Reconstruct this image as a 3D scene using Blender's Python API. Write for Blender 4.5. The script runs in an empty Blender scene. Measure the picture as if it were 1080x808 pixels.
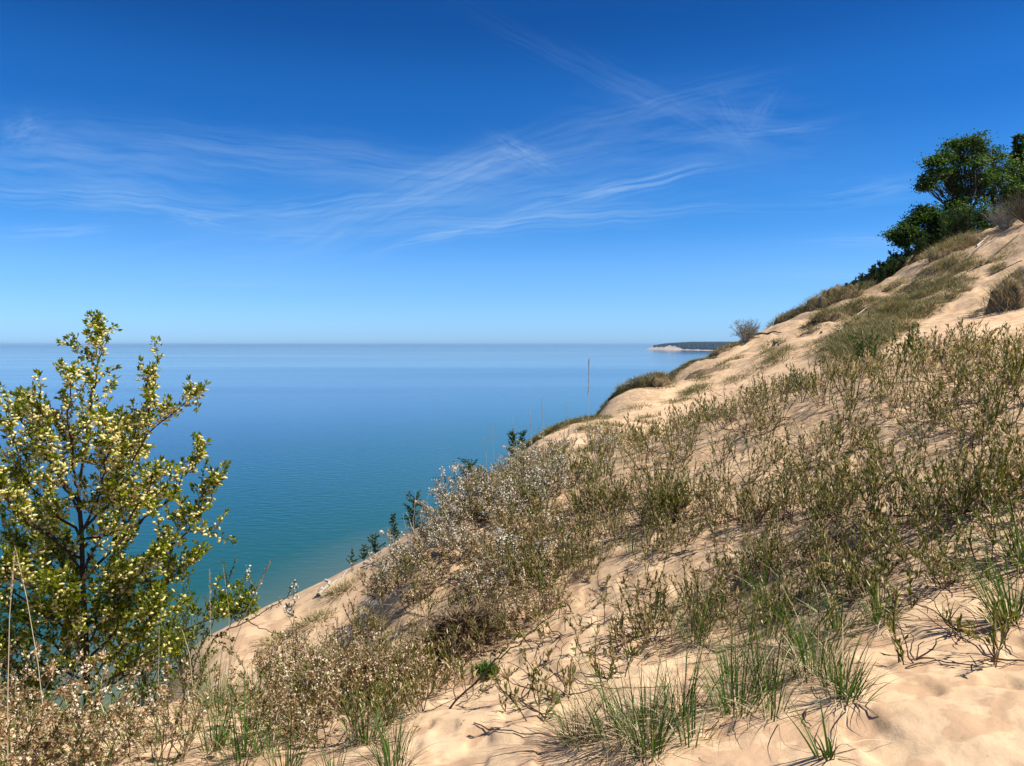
import bpy, math, numpy as np
from mathutils import Vector
rng = np.random.default_rng(7)
R = math.radians
sc = bpy.context.scene
COL = sc.collection

# ------------------------------------------------------------------ camera frame
F = 811.0
PITCH = math.atan(40.5 / F)
def ray(px, py):
    """direction through photo pixel, scaled to forward distance 1"""
    d = (np.asarray(px, float) - 540) / F; v = (404 - np.asarray(py, float)) / F
    y = math.cos(PITCH) + v * math.sin(PITCH)
    z = -math.sin(PITCH) + v * math.cos(PITCH)
    return d / y, z / y
def P(px, py, Y):
    dx, dz = ray(px, py)
    return np.array([float(dx) * Y, Y, float(dz) * Y])
def project(x, y, z):
    y = np.maximum(y, 1e-3)
    c, s = math.cos(PITCH), math.sin(PITCH)
    fw = y * c - z * s; up = y * s + z * c
    fw = np.maximum(fw, 1e-3)
    return 540 + F * x / fw, 404 - F * up / fw

# ------------------------------------------------------------------ noise
_perm = np.random.default_rng(3).random((257, 257))
def vnoise(x, y):
    x = np.asarray(x, float); y = np.asarray(y, float)
    xi = np.floor(x).astype(int); yi = np.floor(y).astype(int)
    fx = x - xi; fy = y - yi
    fx = fx * fx * (3 - 2 * fx); fy = fy * fy * (3 - 2 * fy)
    a = _perm[xi % 256, yi % 256]; b = _perm[(xi + 1) % 256, yi % 256]
    c = _perm[xi % 256, (yi + 1) % 256]; d = _perm[(xi + 1) % 256, (yi + 1) % 256]
    return (a * (1 - fx) + b * fx) * (1 - fy) + (c * (1 - fx) + d * fx) * fy - 0.5
def fbm(x, y, o=4):
    s = 0; a = 1
    for i in range(o):
        s = s + a * vnoise(x * 2 ** i + 17.3 * i, y * 2 ** i - 9.1 * i); a *= 0.5
    return s
def sstep(a, b, x):
    t = np.clip((x - a) / (b - a), 0, 1); return t * t * (3 - 2 * t)

# ------------------------------------------------------------------ terrain height
CP = [  # photo pixel and forward distance of ground points
 (1080,808,1.9),(900,808,2.05),(740,808,2.25),(540,808,2.5),(350,808,2.8),(180,808,3.1),(0,808,3.3),(-120,808,3.4),(1200,808,1.8),
 (1080,720,2.35),(900,740,2.4),(770,735,2.7),(600,745,3.1),(450,750,3.5),(300,760,3.7),(200,765,3.75),(100,775,3.8),(0,775,3.8),(-100,775,3.8),(1200,700,2.3),
 (1080,640,3.0),(940,650,3.15),(800,660,3.6),(680,670,4.0),(560,690,4.3),(470,705,4.5),(380,720,4.5),(300,725,4.5),(1200,600,3.0),
 (1080,560,3.6),(940,570,4.0),(800,590,4.5),(680,600,5.1),(600,605,5.6),(530,620,5.7),(470,650,5.6),(400,690,5.3),
 (1080,480,4.6),(940,490,5.4),(800,510,6.0),(700,520,6.6),(600,530,7.2),(530,555,7.0),(470,590,6.6),(430,625,6.2),(1200,470,4.4),
 (1080,410,6.2),(940,420,7.0),(840,440,7.4),(740,465,8.0),(660,485,8.3),(590,500,8.6),(530,520,8.4),(480,545,7.9),(450,570,7.5),(1200,400,6.2),
 (1080,372,8.2),(960,385,8.8),(870,405,9.0),(780,432,9.3),
 # gully behind the mound, then the bare sand slope of the spur
 (1080,378,10.5),(960,392,11.5),(870,418,11.5),(780,445,11.5),(700,470,11.5),
 (1080,350,17),(960,368,17),(870,395,17),(780,425,16.5),(700,448,15.5),
 (1200,290,20),(1080,310,21),(1000,330,22),(900,355,22),(830,372,22),(770,395,21),(710,420,19.5),(650,445,17),
 (1200,190,28),(1080,268,27),(1000,292,28),(930,318,28.5),(860,340,28.5),(800,363,27.5),(750,384,25.5),(700,405,23),(650,424,20),
 (1080,236,34),(1030,252,34.5),(985,270,34.5),(950,288,34),(900,313,33.5),(850,334,32.5),(800,353,31.5),(760,371,30),(730,384,28),(690,407,25.5),(640,422,22),(600,446,17.5),(550,480,14.5),(500,520,12.3),(450,555,11),
 (1200,170,36),
 # left flank: the pale sand shoulder
 (400,580,11),(370,598,11.2),(340,617,11.3),(300,640,11.3),(260,660,11),(215,688,10.3),(180,712,9.6),
 (400,640,8.2),(340,670,8.4),(280,695,8.4),(230,712,8.2),
 (330,722,6.4),(240,740,6.2),(170,775,6.2),
 (120,760,5.0),(40,765,4.8),(-60,770,4.8),
]
# beyond the brow: points that drop away (pixel column, distance, how far under the sight line of the brow in metres)
def brow(px):
    xs = [-100,0,100,180,215,260,300,340,370,400,450,500,550,600,640,690,730,760,800,850,900,950,985,1030,1080,1200]
    py = [770,768,758,712,688,660,640,617,598,580,555,520,480,446,422,406,384,371,353,334,313,288,270,252,236,170]
    yd = [4.8,4.8,5.0,9.6,10.3,11,11.3,11.3,11.2,11,11,12.3,14.5,17.5,22,25.5,28,30,31.5,32.5,33.5,34,34.5,34.5,34,36]
    return np.interp(px, xs, py), np.interp(px, xs, yd)
pts = []
for px, py, Y in CP:
    p = P(px, py, Y); pts.append(p)
for px in [-100, 0, 100, 180, 260, 340, 400, 450, 500, 550, 600, 640, 690, 730, 800, 850, 900, 950, 985, 1080, 1200]:
    bpy_, bY = brow(px)
    for k in (1.35, 1.9):
        p = P(px, bpy_, bY * k)
        p[2] -= (k - 1) * bY * (0.42 if px < 700 else 0.16) + 0.15
        pts.append(p)
for az in range(-60, 75, 12):
    for r in (0.8, 1.3):
        x, y = r * math.sin(R(az)), r * math.cos(R(az)); pts.append(np.array([x, y, -1.55 + 0.30 * x + .03 * y]))
pts = np.array(pts)
pr = np.hypot(pts[:, 0], pts[:, 1])
U = np.stack([np.arctan2(pts[:, 0], pts[:, 1]) * 1.6, np.log(pr)], 1)
T = pts[:, 2] / pr
def tps(d2): return np.where(d2 > 0, 0.5 * d2 * np.log(np.maximum(d2, 1e-12)), 0)
n = len(U)
K = tps(((U[:, None] - U[None]) ** 2).sum(-1)) + np.eye(n) * 1.5e-3
Pm = np.hstack([np.ones((n, 1)), U])
A_ = np.zeros((n + 3, n + 3)); A_[:n, :n] = K; A_[:n, n:] = Pm; A_[n:, :n] = Pm.T
W = np.linalg.solve(A_, np.concatenate([T, np.zeros(3)]))
def tps_eval(u, v):
    out = np.empty(u.size); u = u.ravel(); v = v.ravel()
    for i in range(0, u.size, 4000):
        a = u[i:i + 4000]; b = v[i:i + 4000]
        d2 = (a[:, None] - U[None, :, 0]) ** 2 + (b[:, None] - U[None, :, 1]) ** 2
        out[i:i + 4000] = tps(d2) @ W[:n] + W[n] + W[n + 1] * a + W[n + 2] * b
    return out
def macro(x, y):
    h = 0.60 * (x - 0.36 * np.abs(y) - 6)
    h = 7 - np.logaddexp(0, (7 - h) * 0.6) / 0.6          # soft cap near +7
    h = h + 1.2 * fbm(x / 22, y / 22, 3) * sstep(-95, -60, h)
    return np.maximum(h, -104)
def side(x, y):
    h = -1.55 + 0.28 * np.clip(x, -60, 26) + 0.34 * np.minimum(x + 2.5, 0)
    return h
LUMPC = [(1.15, 2.0), (1.35, 2.3), (1.0, 2.35), (1.55, 2.55)]
def height(x, y, detail=True):
    x = np.asarray(x, float); y = np.asarray(y, float); shp = x.shape
    x = x.ravel(); y = y.ravel()
    r = np.maximum(np.hypot(x, y), 0.35); az = np.arctan2(x, y)
    wa = 1 - sstep(R(44), R(62), np.abs(az))
    t = tps_eval(az * 1.6, np.log(np.clip(r, 0.6, 75)))
    local = wa * t * r + (1 - wa) * side(x, y)
    w0 = 1 - sstep(0.7, 1.3, r)
    local = local * (1 - w0) + w0 * (-1.55 + 0.30 * x + .03 * y)
    wf = sstep(42, 74, r)
    z = local * (1 - wf) + wf * macro(x, y)
    if detail:
        far = sstep(12, 20, r)
        z = z + sstep(20, 26, r) * (1 - wf) * 0.22 * np.abs(fbm(x / 1.3, y / 1.3 + x / 3, 4)) * 2
        z = z + far * (1 - wf) * (0.55 * fbm(x / 4.5, y / 4.5, 4) * (0.4 + 0.6 * sstep(14, 30, r)))
        z = z + (1 - far) * 0.10 * fbm(x / 1.1 + 5, y / 1.1, 3) * sstep(1.0, 4, r)
        near = 1 - sstep(6, 14, r)
        # footprints and wind-softened lumps in the dry sand
        z = z + near * 0.022 * fbm(x / 0.20 + 3, y / 0.17, 3)
        ped = vnoise(x / 0.13 + 31, y / 0.16 + 7)
        z = z - near * 0.020 * sstep(0.08, 0.26, ped)
        z = z + near * 0.006 * fbm(x / 0.035, y / 0.035, 2)
    z = z - .17 * np.exp(-((x + .31) ** 2 / .030 + (y - 4.42) ** 2 / .022))      # small eroded hollow
    return z.reshape(shp)
def hz(x, y): return float(height(np.array([x]), np.array([y]))[0])
# ray march pixels onto the ground
_rs = np.exp(np.linspace(math.log(1.2), math.log(60), 420))
def ground(px, py):
    px = np.atleast_1d(np.asarray(px, float)); py = np.atleast_1d(np.asarray(py, float))
    dx, dz = ray(px, py)
    res = np.full((len(px), 3), np.nan)
    for i in range(0, len(px), 200):
        a = dx[i:i + 200, None]; b = dz[i:i + 200, None]
        X = a * _rs; Yy = np.broadcast_to(_rs, X.shape); h = height(X, Yy, True)
        hit = (b * _rs) <= h
        k = hit.argmax(1); ok = hit.any(1)
        Y = _rs[k]
        q = np.stack([a[:, 0] * Y, Y, h[np.arange(len(k)), k]], 1); q[~ok] = np.nan
        res[i:i + 200] = q
    return res
def G(px, py): return ground([px], [py])[0]
def crest(px, drop=0.0):
    """the skyline point of the dune in this direction, a little way down its near side"""
    dx = (px - 540) / F; Y = np.exp(np.linspace(math.log(8), math.log(42), 300)); h = height(dx * Y, Y); k = int((h / Y).argmax())
    Yk = Y[k] - drop; return np.array([dx * Yk, Yk, hz(dx * Yk, Yk)])

# ------------------------------------------------------------------ mesh building
class MB:
    def __init__(s): s.v = []; s.f = []; s.r = []; s.n = 0
    def add(s, verts, faces, rnd=None):
        """verts (n,3); faces (m,k); rnd (m,)"""
        verts = np.asarray(verts, float).reshape(-1, 3); faces = np.asarray(faces, int)
        if len(faces) == 0: return
        s.v.append(verts); s.f.append(faces + s.n); s.n += len(verts)
        s.r.append(np.full(len(faces), 0.5) if rnd is None else np.broadcast_to(rnd, (len(faces),)).astype(float))
    def data(s): return s
    def build(s, name, mat, parent=None, smooth=False):
        me = s.mesh(name, mat, smooth); o = bpy.data.objects.new(name, me); COL.objects.link(o)
        if parent: o.parent = parent
        return o
    def mesh(s, name, mat, smooth=False):
        me = bpy.data.meshes.new(name)
        if not s.v: s.add([[0, 0, 0], [0, 0, .001], [0, .001, 0]], [[0, 1, 2]])
        V = np.concatenate(s.v)
        me.vertices.add(len(V)); me.vertices.foreach_set('co', V.astype('f').ravel())
        loops = np.concatenate([f.ravel() for f in s.f])
        tot = np.concatenate([np.full(len(f), f.shape[1]) for f in s.f])
        st = np.concatenate([[0], np.cumsum(tot)[:-1]])
        me.loops.add(len(loops)); me.loops.foreach_set('vertex_index', loops.astype('i'))
        me.polygons.add(len(tot)); me.polygons.foreach_set('loop_start', st.astype('i')); me.polygons.foreach_set('loop_total', tot.astype('i'))
        me.update(calc_edges=True)
        at = me.attributes.new('rnd', 'FLOAT', 'FACE'); at.data.foreach_set('value', np.concatenate(s.r).astype('f'))
        if smooth: me.polygons.foreach_set('use_smooth', np.ones(len(tot), bool))
        me.materials.append(mat); me.update(); return me
    def merged(s):
        V = np.concatenate(s.v) if s.v else np.zeros((0, 3)); return V, s.f, s.r
def place(dst, src, loc, rz, sc_, tilt=(0, 0)):
    """append a transformed copy of builder src into builder dst"""
    c, q = math.cos(rz), math.sin(rz); M = np.array([[c, -q, 0], [q, c, 0], [0, 0, 1]]) * sc_
    M[0, 2] += tilt[0] * sc_; M[1, 2] += tilt[1] * sc_
    V = np.concatenate(src.v) @ M.T + np.asarray(loc)
    base = dst.n; dst.v.append(V); dst.n += len(V)
    for f, r in zip(src.f, src.r): dst.f.append(f + base); dst.r.append(r)
def unit(v): v = np.asarray(v, float); return v / (np.linalg.norm(v, axis=-1, keepdims=True) + 1e-9)
def tube(mb, pts, r0, r1, sides=4, rnd=0.5):
    pts = np.asarray(pts, float); m = len(pts)
    t = unit(np.gradient(pts, axis=0))
    ref = np.array([0.31, 0.77, 0.12]); a = unit(np.cross(t, ref)); b = np.cross(t, a)
    ra = np.linspace(r0, r1, m)[:, None, None]
    an = np.arange(sides) * 2 * math.pi / sides
    ring = pts[:, None] + ra * (np.cos(an)[None, :, None] * a[:, None] + np.sin(an)[None, :, None] * b[:, None])
    idx = np.arange(m * sides).reshape(m, sides); nx = np.roll(idx, -1, 1)
    f = np.stack([idx[:-1], nx[:-1], nx[1:], idx[1:]], -1).reshape(-1, 4)
    mb.add(ring.reshape(-1, 3), f, rnd)
def leaves(mb, pos, d, L, Wd, rnd, fold=0.25, g=None):
    """diamond leaves folded along the midrib"""
    g = g or rng
    pos = np.asarray(pos, float).reshape(-1, 3); m = len(pos)
    if m == 0: return
    d = unit(d); s = unit(np.cross(d, unit(g.normal(size=(m, 3))))); nn = np.cross(d, s)
    L = np.broadcast_to(L, (m,))[:, None]; Wd = np.broadcast_to(Wd, (m,))[:, None]
    mid = pos + d * L * 0.5
    v = np.stack([pos, mid + s * Wd / 2 + nn * Wd * fold, pos + d * L - nn * Wd * .2, mid - s * Wd / 2 + nn * Wd * fold], 1)
    i = np.arange(m)[:, None] * 4
    f = np.concatenate([i + [0, 1, 2], i + [0, 2, 3]], 1).reshape(-1, 3)
    mb.add(v.reshape(-1, 3), f, np.repeat(np.broadcast_to(rnd, (m,)), 2))
def ovals(mb, pos, d, L, Wd, rnd, g=None):
    """six sided elongated bodies: catkins, buds, cones"""
    g = g or rng
    pos = np.asarray(pos, float).reshape(-1, 3); m = len(pos)
    if m == 0: return
    d = unit(d); s = unit(np.cross(d, unit(g.normal(size=(m, 3))))); nn = np.cross(d, s)
    L = np.broadcast_to(L, (m,))[:, None, None]; Wd = np.broadcast_to(Wd, (m,))[:, None, None]
    an = np.arange(5) * 2 * math.pi / 5; cs = np.cos(an)[None, :, None]; sn = np.sin(an)[None, :, None]
    ring = s[:, None] * cs + nn[:, None] * sn
    r1 = pos[:, None] + d[:, None] * L * .25 + ring * Wd * .5
    r2 = pos[:, None] + d[:, None] * L * .7 + ring * Wd * .42
    v = np.concatenate([pos[:, None], r1, r2, pos[:, None] + d[:, None] * L], 1)
    k = np.arange(5); kn = (k + 1) % 5
    i = np.arange(m)[:, None, None] * 12
    tri = np.concatenate([np.stack([0 * k, 1 + kn, 1 + k], -1), np.stack([0 * k + 11, 6 + k, 6 + kn], -1), np.stack([1 + k, 1 + kn, 6 + kn], -1), np.stack([1 + k, 6 + kn, 6 + k], -1)])
    f = (i + tri[None]).reshape(-1, 3)
    mb.add(v.reshape(-1, 3), f, np.repeat(np.broadcast_to(rnd, (m,)), 20))
def blades(mb, base, d, L, Wd, bend, rnd, seg=5, g=None):
    """grass blades: tapered ribbons with a crease, bending over under their weight"""
    g = g or rng
    base = np.asarray(base, float).reshape(-1, 3); m = len(base)
    if m == 0: return
    d = unit(d); h = d.copy(); h[:, 2] = 0; h = unit(h + g.normal(scale=.01, size=(m, 3)) * [1, 1, 0])
    tw = g.uniform(0, math.pi, m)
    s = unit(np.cross(h, [0, 0, 1.0])); s = s * np.cos(tw)[:, None] + h * np.sin(tw)[:, None] * .6
    t = np.linspace(0, 1, seg + 1)[None, :, None]
    L = np.broadcast_to(L, (m,))[:, None, None]; Wd = np.broadcast_to(Wd, (m,))[:, None, None]; B = np.broadcast_to(bend, (m,))[:, None, None]
    c = base[:, None] + d[:, None] * L * t + h[:, None] * L * B * t ** 2 * .55 - np.array([0, 0, 1.0]) * L * B * t ** 2.6 * .5
    w = Wd * (1 - t ** 1.6) * 0.5 + 0.0004
    v = np.stack([c - s[:, None] * w, c + s[:, None] * w], 2).reshape(m, -1, 3)
    k = np.arange(seg); q = np.stack([2 * k, 2 * k + 1, 2 * k + 3, 2 * k + 2], -1)
    f = (np.arange(m)[:, None, None] * (2 * seg + 2) + q[None]).reshape(-1, 4)
    mb.add(v.reshape(-1, 3), f, np.repeat(np.broadcast_to(rnd, (m,)), seg))
def wander(p, d, L, seg, curl, up, g=None):
    g = g or rng
    out = [np.array(p, float)]; d = unit(d)
    for i in range(seg):
        d = unit(d + g.normal(scale=curl, size=3) + np.array([0, 0, up])); out.append(out[-1] + d * L / seg)
    return np.array(out)

# ------------------------------------------------------------------ materials
def mat(name, stops, rough=0.8, trans=0.0, attr='rnd', noise=None, spec=0.3, tcol=None):
    m = bpy.data.materials.new(name); m.use_nodes = True; nt = m.node_tree; nt.nodes.clear(); N = nt.nodes.new; Lk = nt.links.new
    out = N('ShaderNodeOutputMaterial'); bs = N('ShaderNodeBsdfPrincipled'); bs.inputs['Roughness'].default_value = rough
    bs.inputs['Specular IOR Level'].default_value = spec
    cr = N('ShaderNodeValToRGB'); el = cr.color_ramp.elements
    while len(el) < len(stops): el.new(0.5)
    for e, (p, c) in zip(el, stops): e.position = p; e.color = (*c, 1)
    at = N('ShaderNodeAttribute'); at.attribute_name = attr
    src = at.outputs['Fac']
    if noise:
        tc = N('ShaderNodeTexCoord'); nz = N('ShaderNodeTexNoise'); nz.inputs['Scale'].default_value = noise[0]; nz.inputs['Detail'].default_value = 4
        Lk(tc.outputs['Object'], nz.inputs['Vector'])
        ma = N('ShaderNodeMath'); ma.operation = 'MULTIPLY_ADD'; Lk(nz.outputs['Fac'], ma.inputs[0]); ma.inputs[1].default_value = noise[1]
        mb2 = N('ShaderNodeMath'); mb2.operation = 'SUBTRACT'; Lk(src, mb2.inputs[0]); mb2.inputs[1].default_value = noise[1] * .5
        Lk(mb2.outputs[0], ma.inputs[2]); src = ma.outputs[0]
    Lk(src, cr.inputs[0]); Lk(cr.outputs[0], bs.inputs['Base Color'])
    if trans > 0:
        tr = N('ShaderNodeBsdfTranslucent'); mx = N('ShaderNodeMixShader'); mx.inputs[0].default_value = trans
        hs = N('ShaderNodeHueSaturation'); hs.inputs['Saturation'].default_value = 1.2; hs.inputs['Value'].default_value = 1.5
        Lk(cr.outputs[0], hs.inputs['Color']); Lk(hs.outputs[0], tr.inputs['Color'])
        Lk(bs.outputs[0], mx.inputs[1]); Lk(tr.outputs[0], mx.inputs[2]); Lk(mx.outputs[0], out.inputs[0])
    else: Lk(bs.outputs[0], out.inputs[0])
    return m
M = {}
M['willow_leaf'] = mat('willow_leaf', [(0, (.035, .060, .008)), (.4, (.12, .165, .014)), (.75, (.26, .29, .022)), (1, (.42, .41, .04))], .45, .48)
M['catkin'] = mat('catkin', [(0, (.50, .47, .15)), (.5, (.74, .67, .28)), (1, (.90, .83, .50))], .8, .3)
M['willow_bark'] = mat('willow_bark', [(0, (.035, .024, .018)), (1, (.085, .06, .045))], .85, noise=(30, .8))
M['stem'] = mat('stem', [(0, (.04, .026, .018)), (.5, (.13, .088, .055)), (.8, (.34, .26, .17)), (1, (.52, .42, .29))], .85)
M['herb_leaf'] = mat('herb_leaf', [(0, (.055, .078, .014)), (.30, (.13, .155, .028)), (.50, (.23, .235, .048)), (.58, (.24, .15, .07)), (.72, (.50, .37, .19)), (1, (.86, .73, .48))], .65, .30)
M['white_bloom'] = mat('white_bloom', [(0, (.30, .22, .14)), (.4, (.50, .42, .31)), (.75, (.72, .66, .56)), (1, (.88, .85, .78))], .8, .15)
M['dry_bloom'] = mat('dry_bloom', [(0, (.20, .12, .055)), (.3, (.42, .28, .15)), (.6, (.60, .45, .28)), (.85, (.76, .64, .47)), (1, (.90, .84, .76))], .8, .25)
M['grass'] = mat('grass', [(0, (.035, .075, .016)), (.5, (.075, .14, .025)), (.72, (.14, .20, .045)), (.78, (.36, .30, .15)), (1, (.62, .52, .33))], .7, .25, spec=.12)
M['straw'] = mat('straw', [(0, (.07, .045, .025)), (.4, (.20, .14, .08)), (.7, (.42, .33, .19)), (1, (.68, .59, .41))], .7, .1)
M['silver'] = mat('silver_wood', [(0, (.25, .22, .19)), (1, (.55, .51, .46))], .85, noise=(25, .8))
M['dark_wood'] = mat('dark_wood', [(0, (.05, .035, .025)), (1, (.22, .16, .11))], .9, noise=(14, 1))
M['tree_leaf'] = mat('tree_leaf', [(0, (.020, .045, .014)), (.5, (.055, .10, .025)), (.85, (.10, .165, .035)), (1, (.15, .22, .05))], .55, .4)
M['birch'] = mat('pale_bark', [(0, (.05, .04, .03)), (.5, (.12, .10, .08)), (1, (.42, .39, .35))], .8, noise=(4, .4))
M['conifer'] = mat('conifer_leaf', [(0, (.022, .052, .016)), (1, (.09, .15, .04))], .7, .2)
M['hill_grass'] = mat('hill_grass', [(0, (.055, .07, .022)), (.45, (.13, .14, .05)), (.7, (.26, .22, .11)), (1, (.46, .37, .22))], .75, .2)
M['sod'] = mat('sod', [(0, (.10, .07, .045)), (.5, (.19, .135, .085)), (1, (.30, .22, .14))], .95, noise=(6, .9))

def setting_mat(name):
    m = bpy.data.materials.new(name); m.use_nodes = True; nt = m.node_tree; nt.nodes.clear()
    return m, nt, nt.nodes.new, nt.links.new
def val(N, op, a, b=None, c=None, L=None):
    m = N('ShaderNodeMath'); m.operation = op
    for i, x in enumerate((a, b, c)):
        if x is None: continue
        if isinstance(x, (int, float)): m.inputs[i].default_value = x
        else: L(x, m.inputs[i])
    return m.outputs[0]
# sand
m, nt, N, Lk = setting_mat('sand'); M['sand'] = m
out = N('ShaderNodeOutputMaterial'); bs = N('ShaderNodeBsdfPrincipled'); Lk(bs.outputs[0], out.inputs[0]); bs.inputs['Roughness'].default_value = .95; bs.inputs['Specular IOR Level'].default_value = .15
tc = N('ShaderNodeTexCoord')
def nz(scale, det=4, vec=None, rough=.55):
    a = N('ShaderNodeTexNoise'); a.inputs['Scale'].default_value = scale; a.inputs['Detail'].default_value = det; a.inputs['Roughness'].default_value = rough
    Lk(vec or tc.outputs['Object'], a.inputs['Vector']); return a.outputs['Fac']
def ramp(fac, stops):
    cr = N('ShaderNodeValToRGB'); el = cr.color_ramp.elements
    while len(el) < len(stops): el.new(.5)
    for e, (p, c) in zip(el, stops): e.position = p; e.color = (*c, 1)
    Lk(fac, cr.inputs[0]); return cr.outputs[0]
def mixc(fac, a, b, mode='MIX'):
    mx = N('ShaderNodeMix'); mx.data_type = 'RGBA'; mx.blend_type = mode
    for i, x in ((0, fac), (6, a), (7, b)):
        if isinstance(x, (int, float)): mx.inputs[i].default_value = x
        elif isinstance(x, tuple): mx.inputs[i].default_value = (*x, 1)
        else: Lk(x, mx.inputs[i])
    return mx.outputs[2]
big = ramp(nz(1.3, 5), [(.3, (.56, .395, .250)), (.55, (.64, .46, .295)), (.75, (.70, .52, .345))])
patch = ramp(nz(5.5, 3), [(.50, (1, 1, 1)), (.545, (.83, .78, .77))])
grain = ramp(nz(420, 2), [(.25, (.80, .79, .77)), (.5, (1, 1, 1)), (.75, (1.0, 1.0, 1.0))])
speck = ramp(nz(95, 3), [(.66, (1, 1, 1)), (.72, (.55, .42, .34))])
c1 = mixc(1.0, big, patch, 'MULTIPLY'); c1 = mixc(.8, c1, grain, 'MULTIPLY'); c1 = mixc(.6, c1, speck, 'MULTIPLY')
# litter and bare soil where the plants grow (stored on the ground mesh)
at = N('ShaderNodeAttribute'); at.attribute_name = 'litter'
lm = val(N, 'MULTIPLY', at.outputs['Fac'], ramp(nz(14, 6, rough=.7), [(.42, (0, 0, 0)), (.60, (1, 1, 1))]), L=Lk)
lcol = ramp(nz(60, 4), [(.3, (.16, .11, .07)), (.55, (.30, .22, .14)), (.75, (.42, .33, .22))])
c1 = mixc(lm, c1, lcol)
Lk(c1, bs.inputs['Base Color'])
bsum = val(N, 'MULTIPLY_ADD', nz(38, 5), .6, val(N, 'MULTIPLY', nz(260, 3), .12, L=Lk), L=Lk)
bp = N('ShaderNodeBump'); bp.inputs['Strength'].default_value = .45; bp.inputs['Distance'].default_value = .012; Lk(bsum, bp.inputs['Height']); Lk(bp.outputs[0], bs.inputs['Normal'])
# water
m, nt, N, Lk = setting_mat('water'); M['water'] = m
out = N('ShaderNodeOutputMaterial'); bs = N('ShaderNodeBsdfPrincipled'); Lk(bs.outputs[0], out.inputs[0])
bs.inputs['IOR'].default_value = 1.33; bs.inputs['Specular IOR Level'].default_value = .5
tc = N('ShaderNodeTexCoord'); sp = N('ShaderNodeSeparateXYZ'); Lk(tc.outputs['Object'], sp.inputs[0])
# metres off shore and metres out: the lake bed drops from a sandy shelf to deep water
off = val(N, 'MULTIPLY_ADD', sp.outputs[1], .36, val(N, 'MULTIPLY_ADD', sp.outputs[0], -1.0, -163.0, L=Lk), L=Lk)
mp = N('ShaderNodeMapping'); Lk(tc.outputs['Object'], mp.inputs[0]); mp.inputs['Scale'].default_value = (.0016, .006, 1); mp.inputs['Rotation'].default_value = (0, 0, R(8))
n1 = nz(1.0, 5, mp.outputs[0])
off = val(N, 'MULTIPLY_ADD', n1, 90, val(N, 'MULTIPLY_ADD', sp.outputs[1], .22, val(N, 'SUBTRACT', off, 45, L=Lk), L=Lk), L=Lk)
depth = val(N, 'DIVIDE', off, 1200, L=Lk)
c = ramp(depth, [(.065, (.10, .135, .10)), (.13, (.012, .078, .066)), (.30, (.004, .064, .074)), (.50, (.003, .050, .10)), (.8, (.004, .042, .125)), (1, (.004, .038, .125))])
Lk(c, bs.inputs['Base Color'])
mp2 = N('ShaderNodeMapping'); Lk(tc.outputs['Object'], mp2.inputs[0]); mp2.inputs['Scale'].default_value = (.00022, .0022, 1); mp2.inputs['Rotation'].default_value = (0, 0, R(-4))
slick = nz(1.0, 6, mp2.outputs[0])
mp3 = N('ShaderNodeMapping'); Lk(tc.outputs['Object'], mp3.inputs[0]); mp3.inputs['Scale'].default_value = (.10, .24, 1); mp3.inputs['Rotation'].default_value = (0, 0, R(20))
wv = nz(1.0, 6, mp3.outputs[0])
rr = N('ShaderNodeMapRange'); Lk(slick, rr.inputs[0]); rr.inputs[1].default_value = .40; rr.inputs[2].default_value = .62; rr.inputs[3].default_value = .06; rr.inputs[4].default_value = .11
Lk(rr.outputs[0], bs.inputs['Roughness'])
bp = N('ShaderNodeBump'); bp.inputs['Distance'].default_value = .9; Lk(wv, bp.inputs['Height'])
rb = N('ShaderNodeMapRange'); Lk(slick, rb.inputs[0]); rb.inputs[1].default_value = .40; rb.inputs[2].default_value = .62; rb.inputs[3].default_value = .21; rb.inputs[4].default_value = .27
far_ = N('ShaderNodeMapRange'); Lk(sp.outputs[1], far_.inputs[0]); far_.inputs[1].default_value = 1200; far_.inputs[2].default_value = 9000; far_.inputs[3].default_value = 1.15; far_.inputs[4].default_value = .25
Lk(val(N, 'MULTIPLY', rb.outputs[0], far_.outputs[0], L=Lk), bp.inputs['Strength']); Lk(bp.outputs[0], bs.inputs['Normal'])
# far headland
m, nt, N, Lk = setting_mat('headland_sand'); M['headland'] = m
out = N('ShaderNodeOutputMaterial'); bs = N('ShaderNodeBsdfPrincipled'); Lk(bs.outputs[0], out.inputs[0]); bs.inputs['Roughness'].default_value = .95
tc = N('ShaderNodeTexCoord'); Lk(ramp(nz(.01, 4), [(.35, (.42, .33, .24)), (.7, (.62, .52, .41))]), bs.inputs['Base Color'])
m, nt, N, Lk = setting_mat('far_forest'); M['far_forest'] = m
out = N('ShaderNodeOutputMaterial'); bs = N('ShaderNodeBsdfPrincipled'); Lk(bs.outputs[0], out.inputs[0]); bs.inputs['Roughness'].default_value = .9
tc = N('ShaderNodeTexCoord'); Lk(ramp(nz(.02, 5), [(.35, (.005, .012, .008)), (.7, (.016, .030, .014))]), bs.inputs['Base Color'])

# ------------------------------------------------------------------ tagging
def tag(o, label=None, cat=None, group=None, kind=None):
    if label: o['label'] = label
    if cat: o['category'] = cat
    if group: o['group'] = group
    if kind: o['kind'] = kind
    return o
def empty(name, loc, rz=0, s=1.0):
    o = bpy.data.objects.new(name, None); COL.objects.link(o); o.location = tuple(float(a) for a in loc); o.rotation_euler = (0, 0, rz); o.scale = (s, s, s)
    o.empty_display_size = .1
    return o

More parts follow.
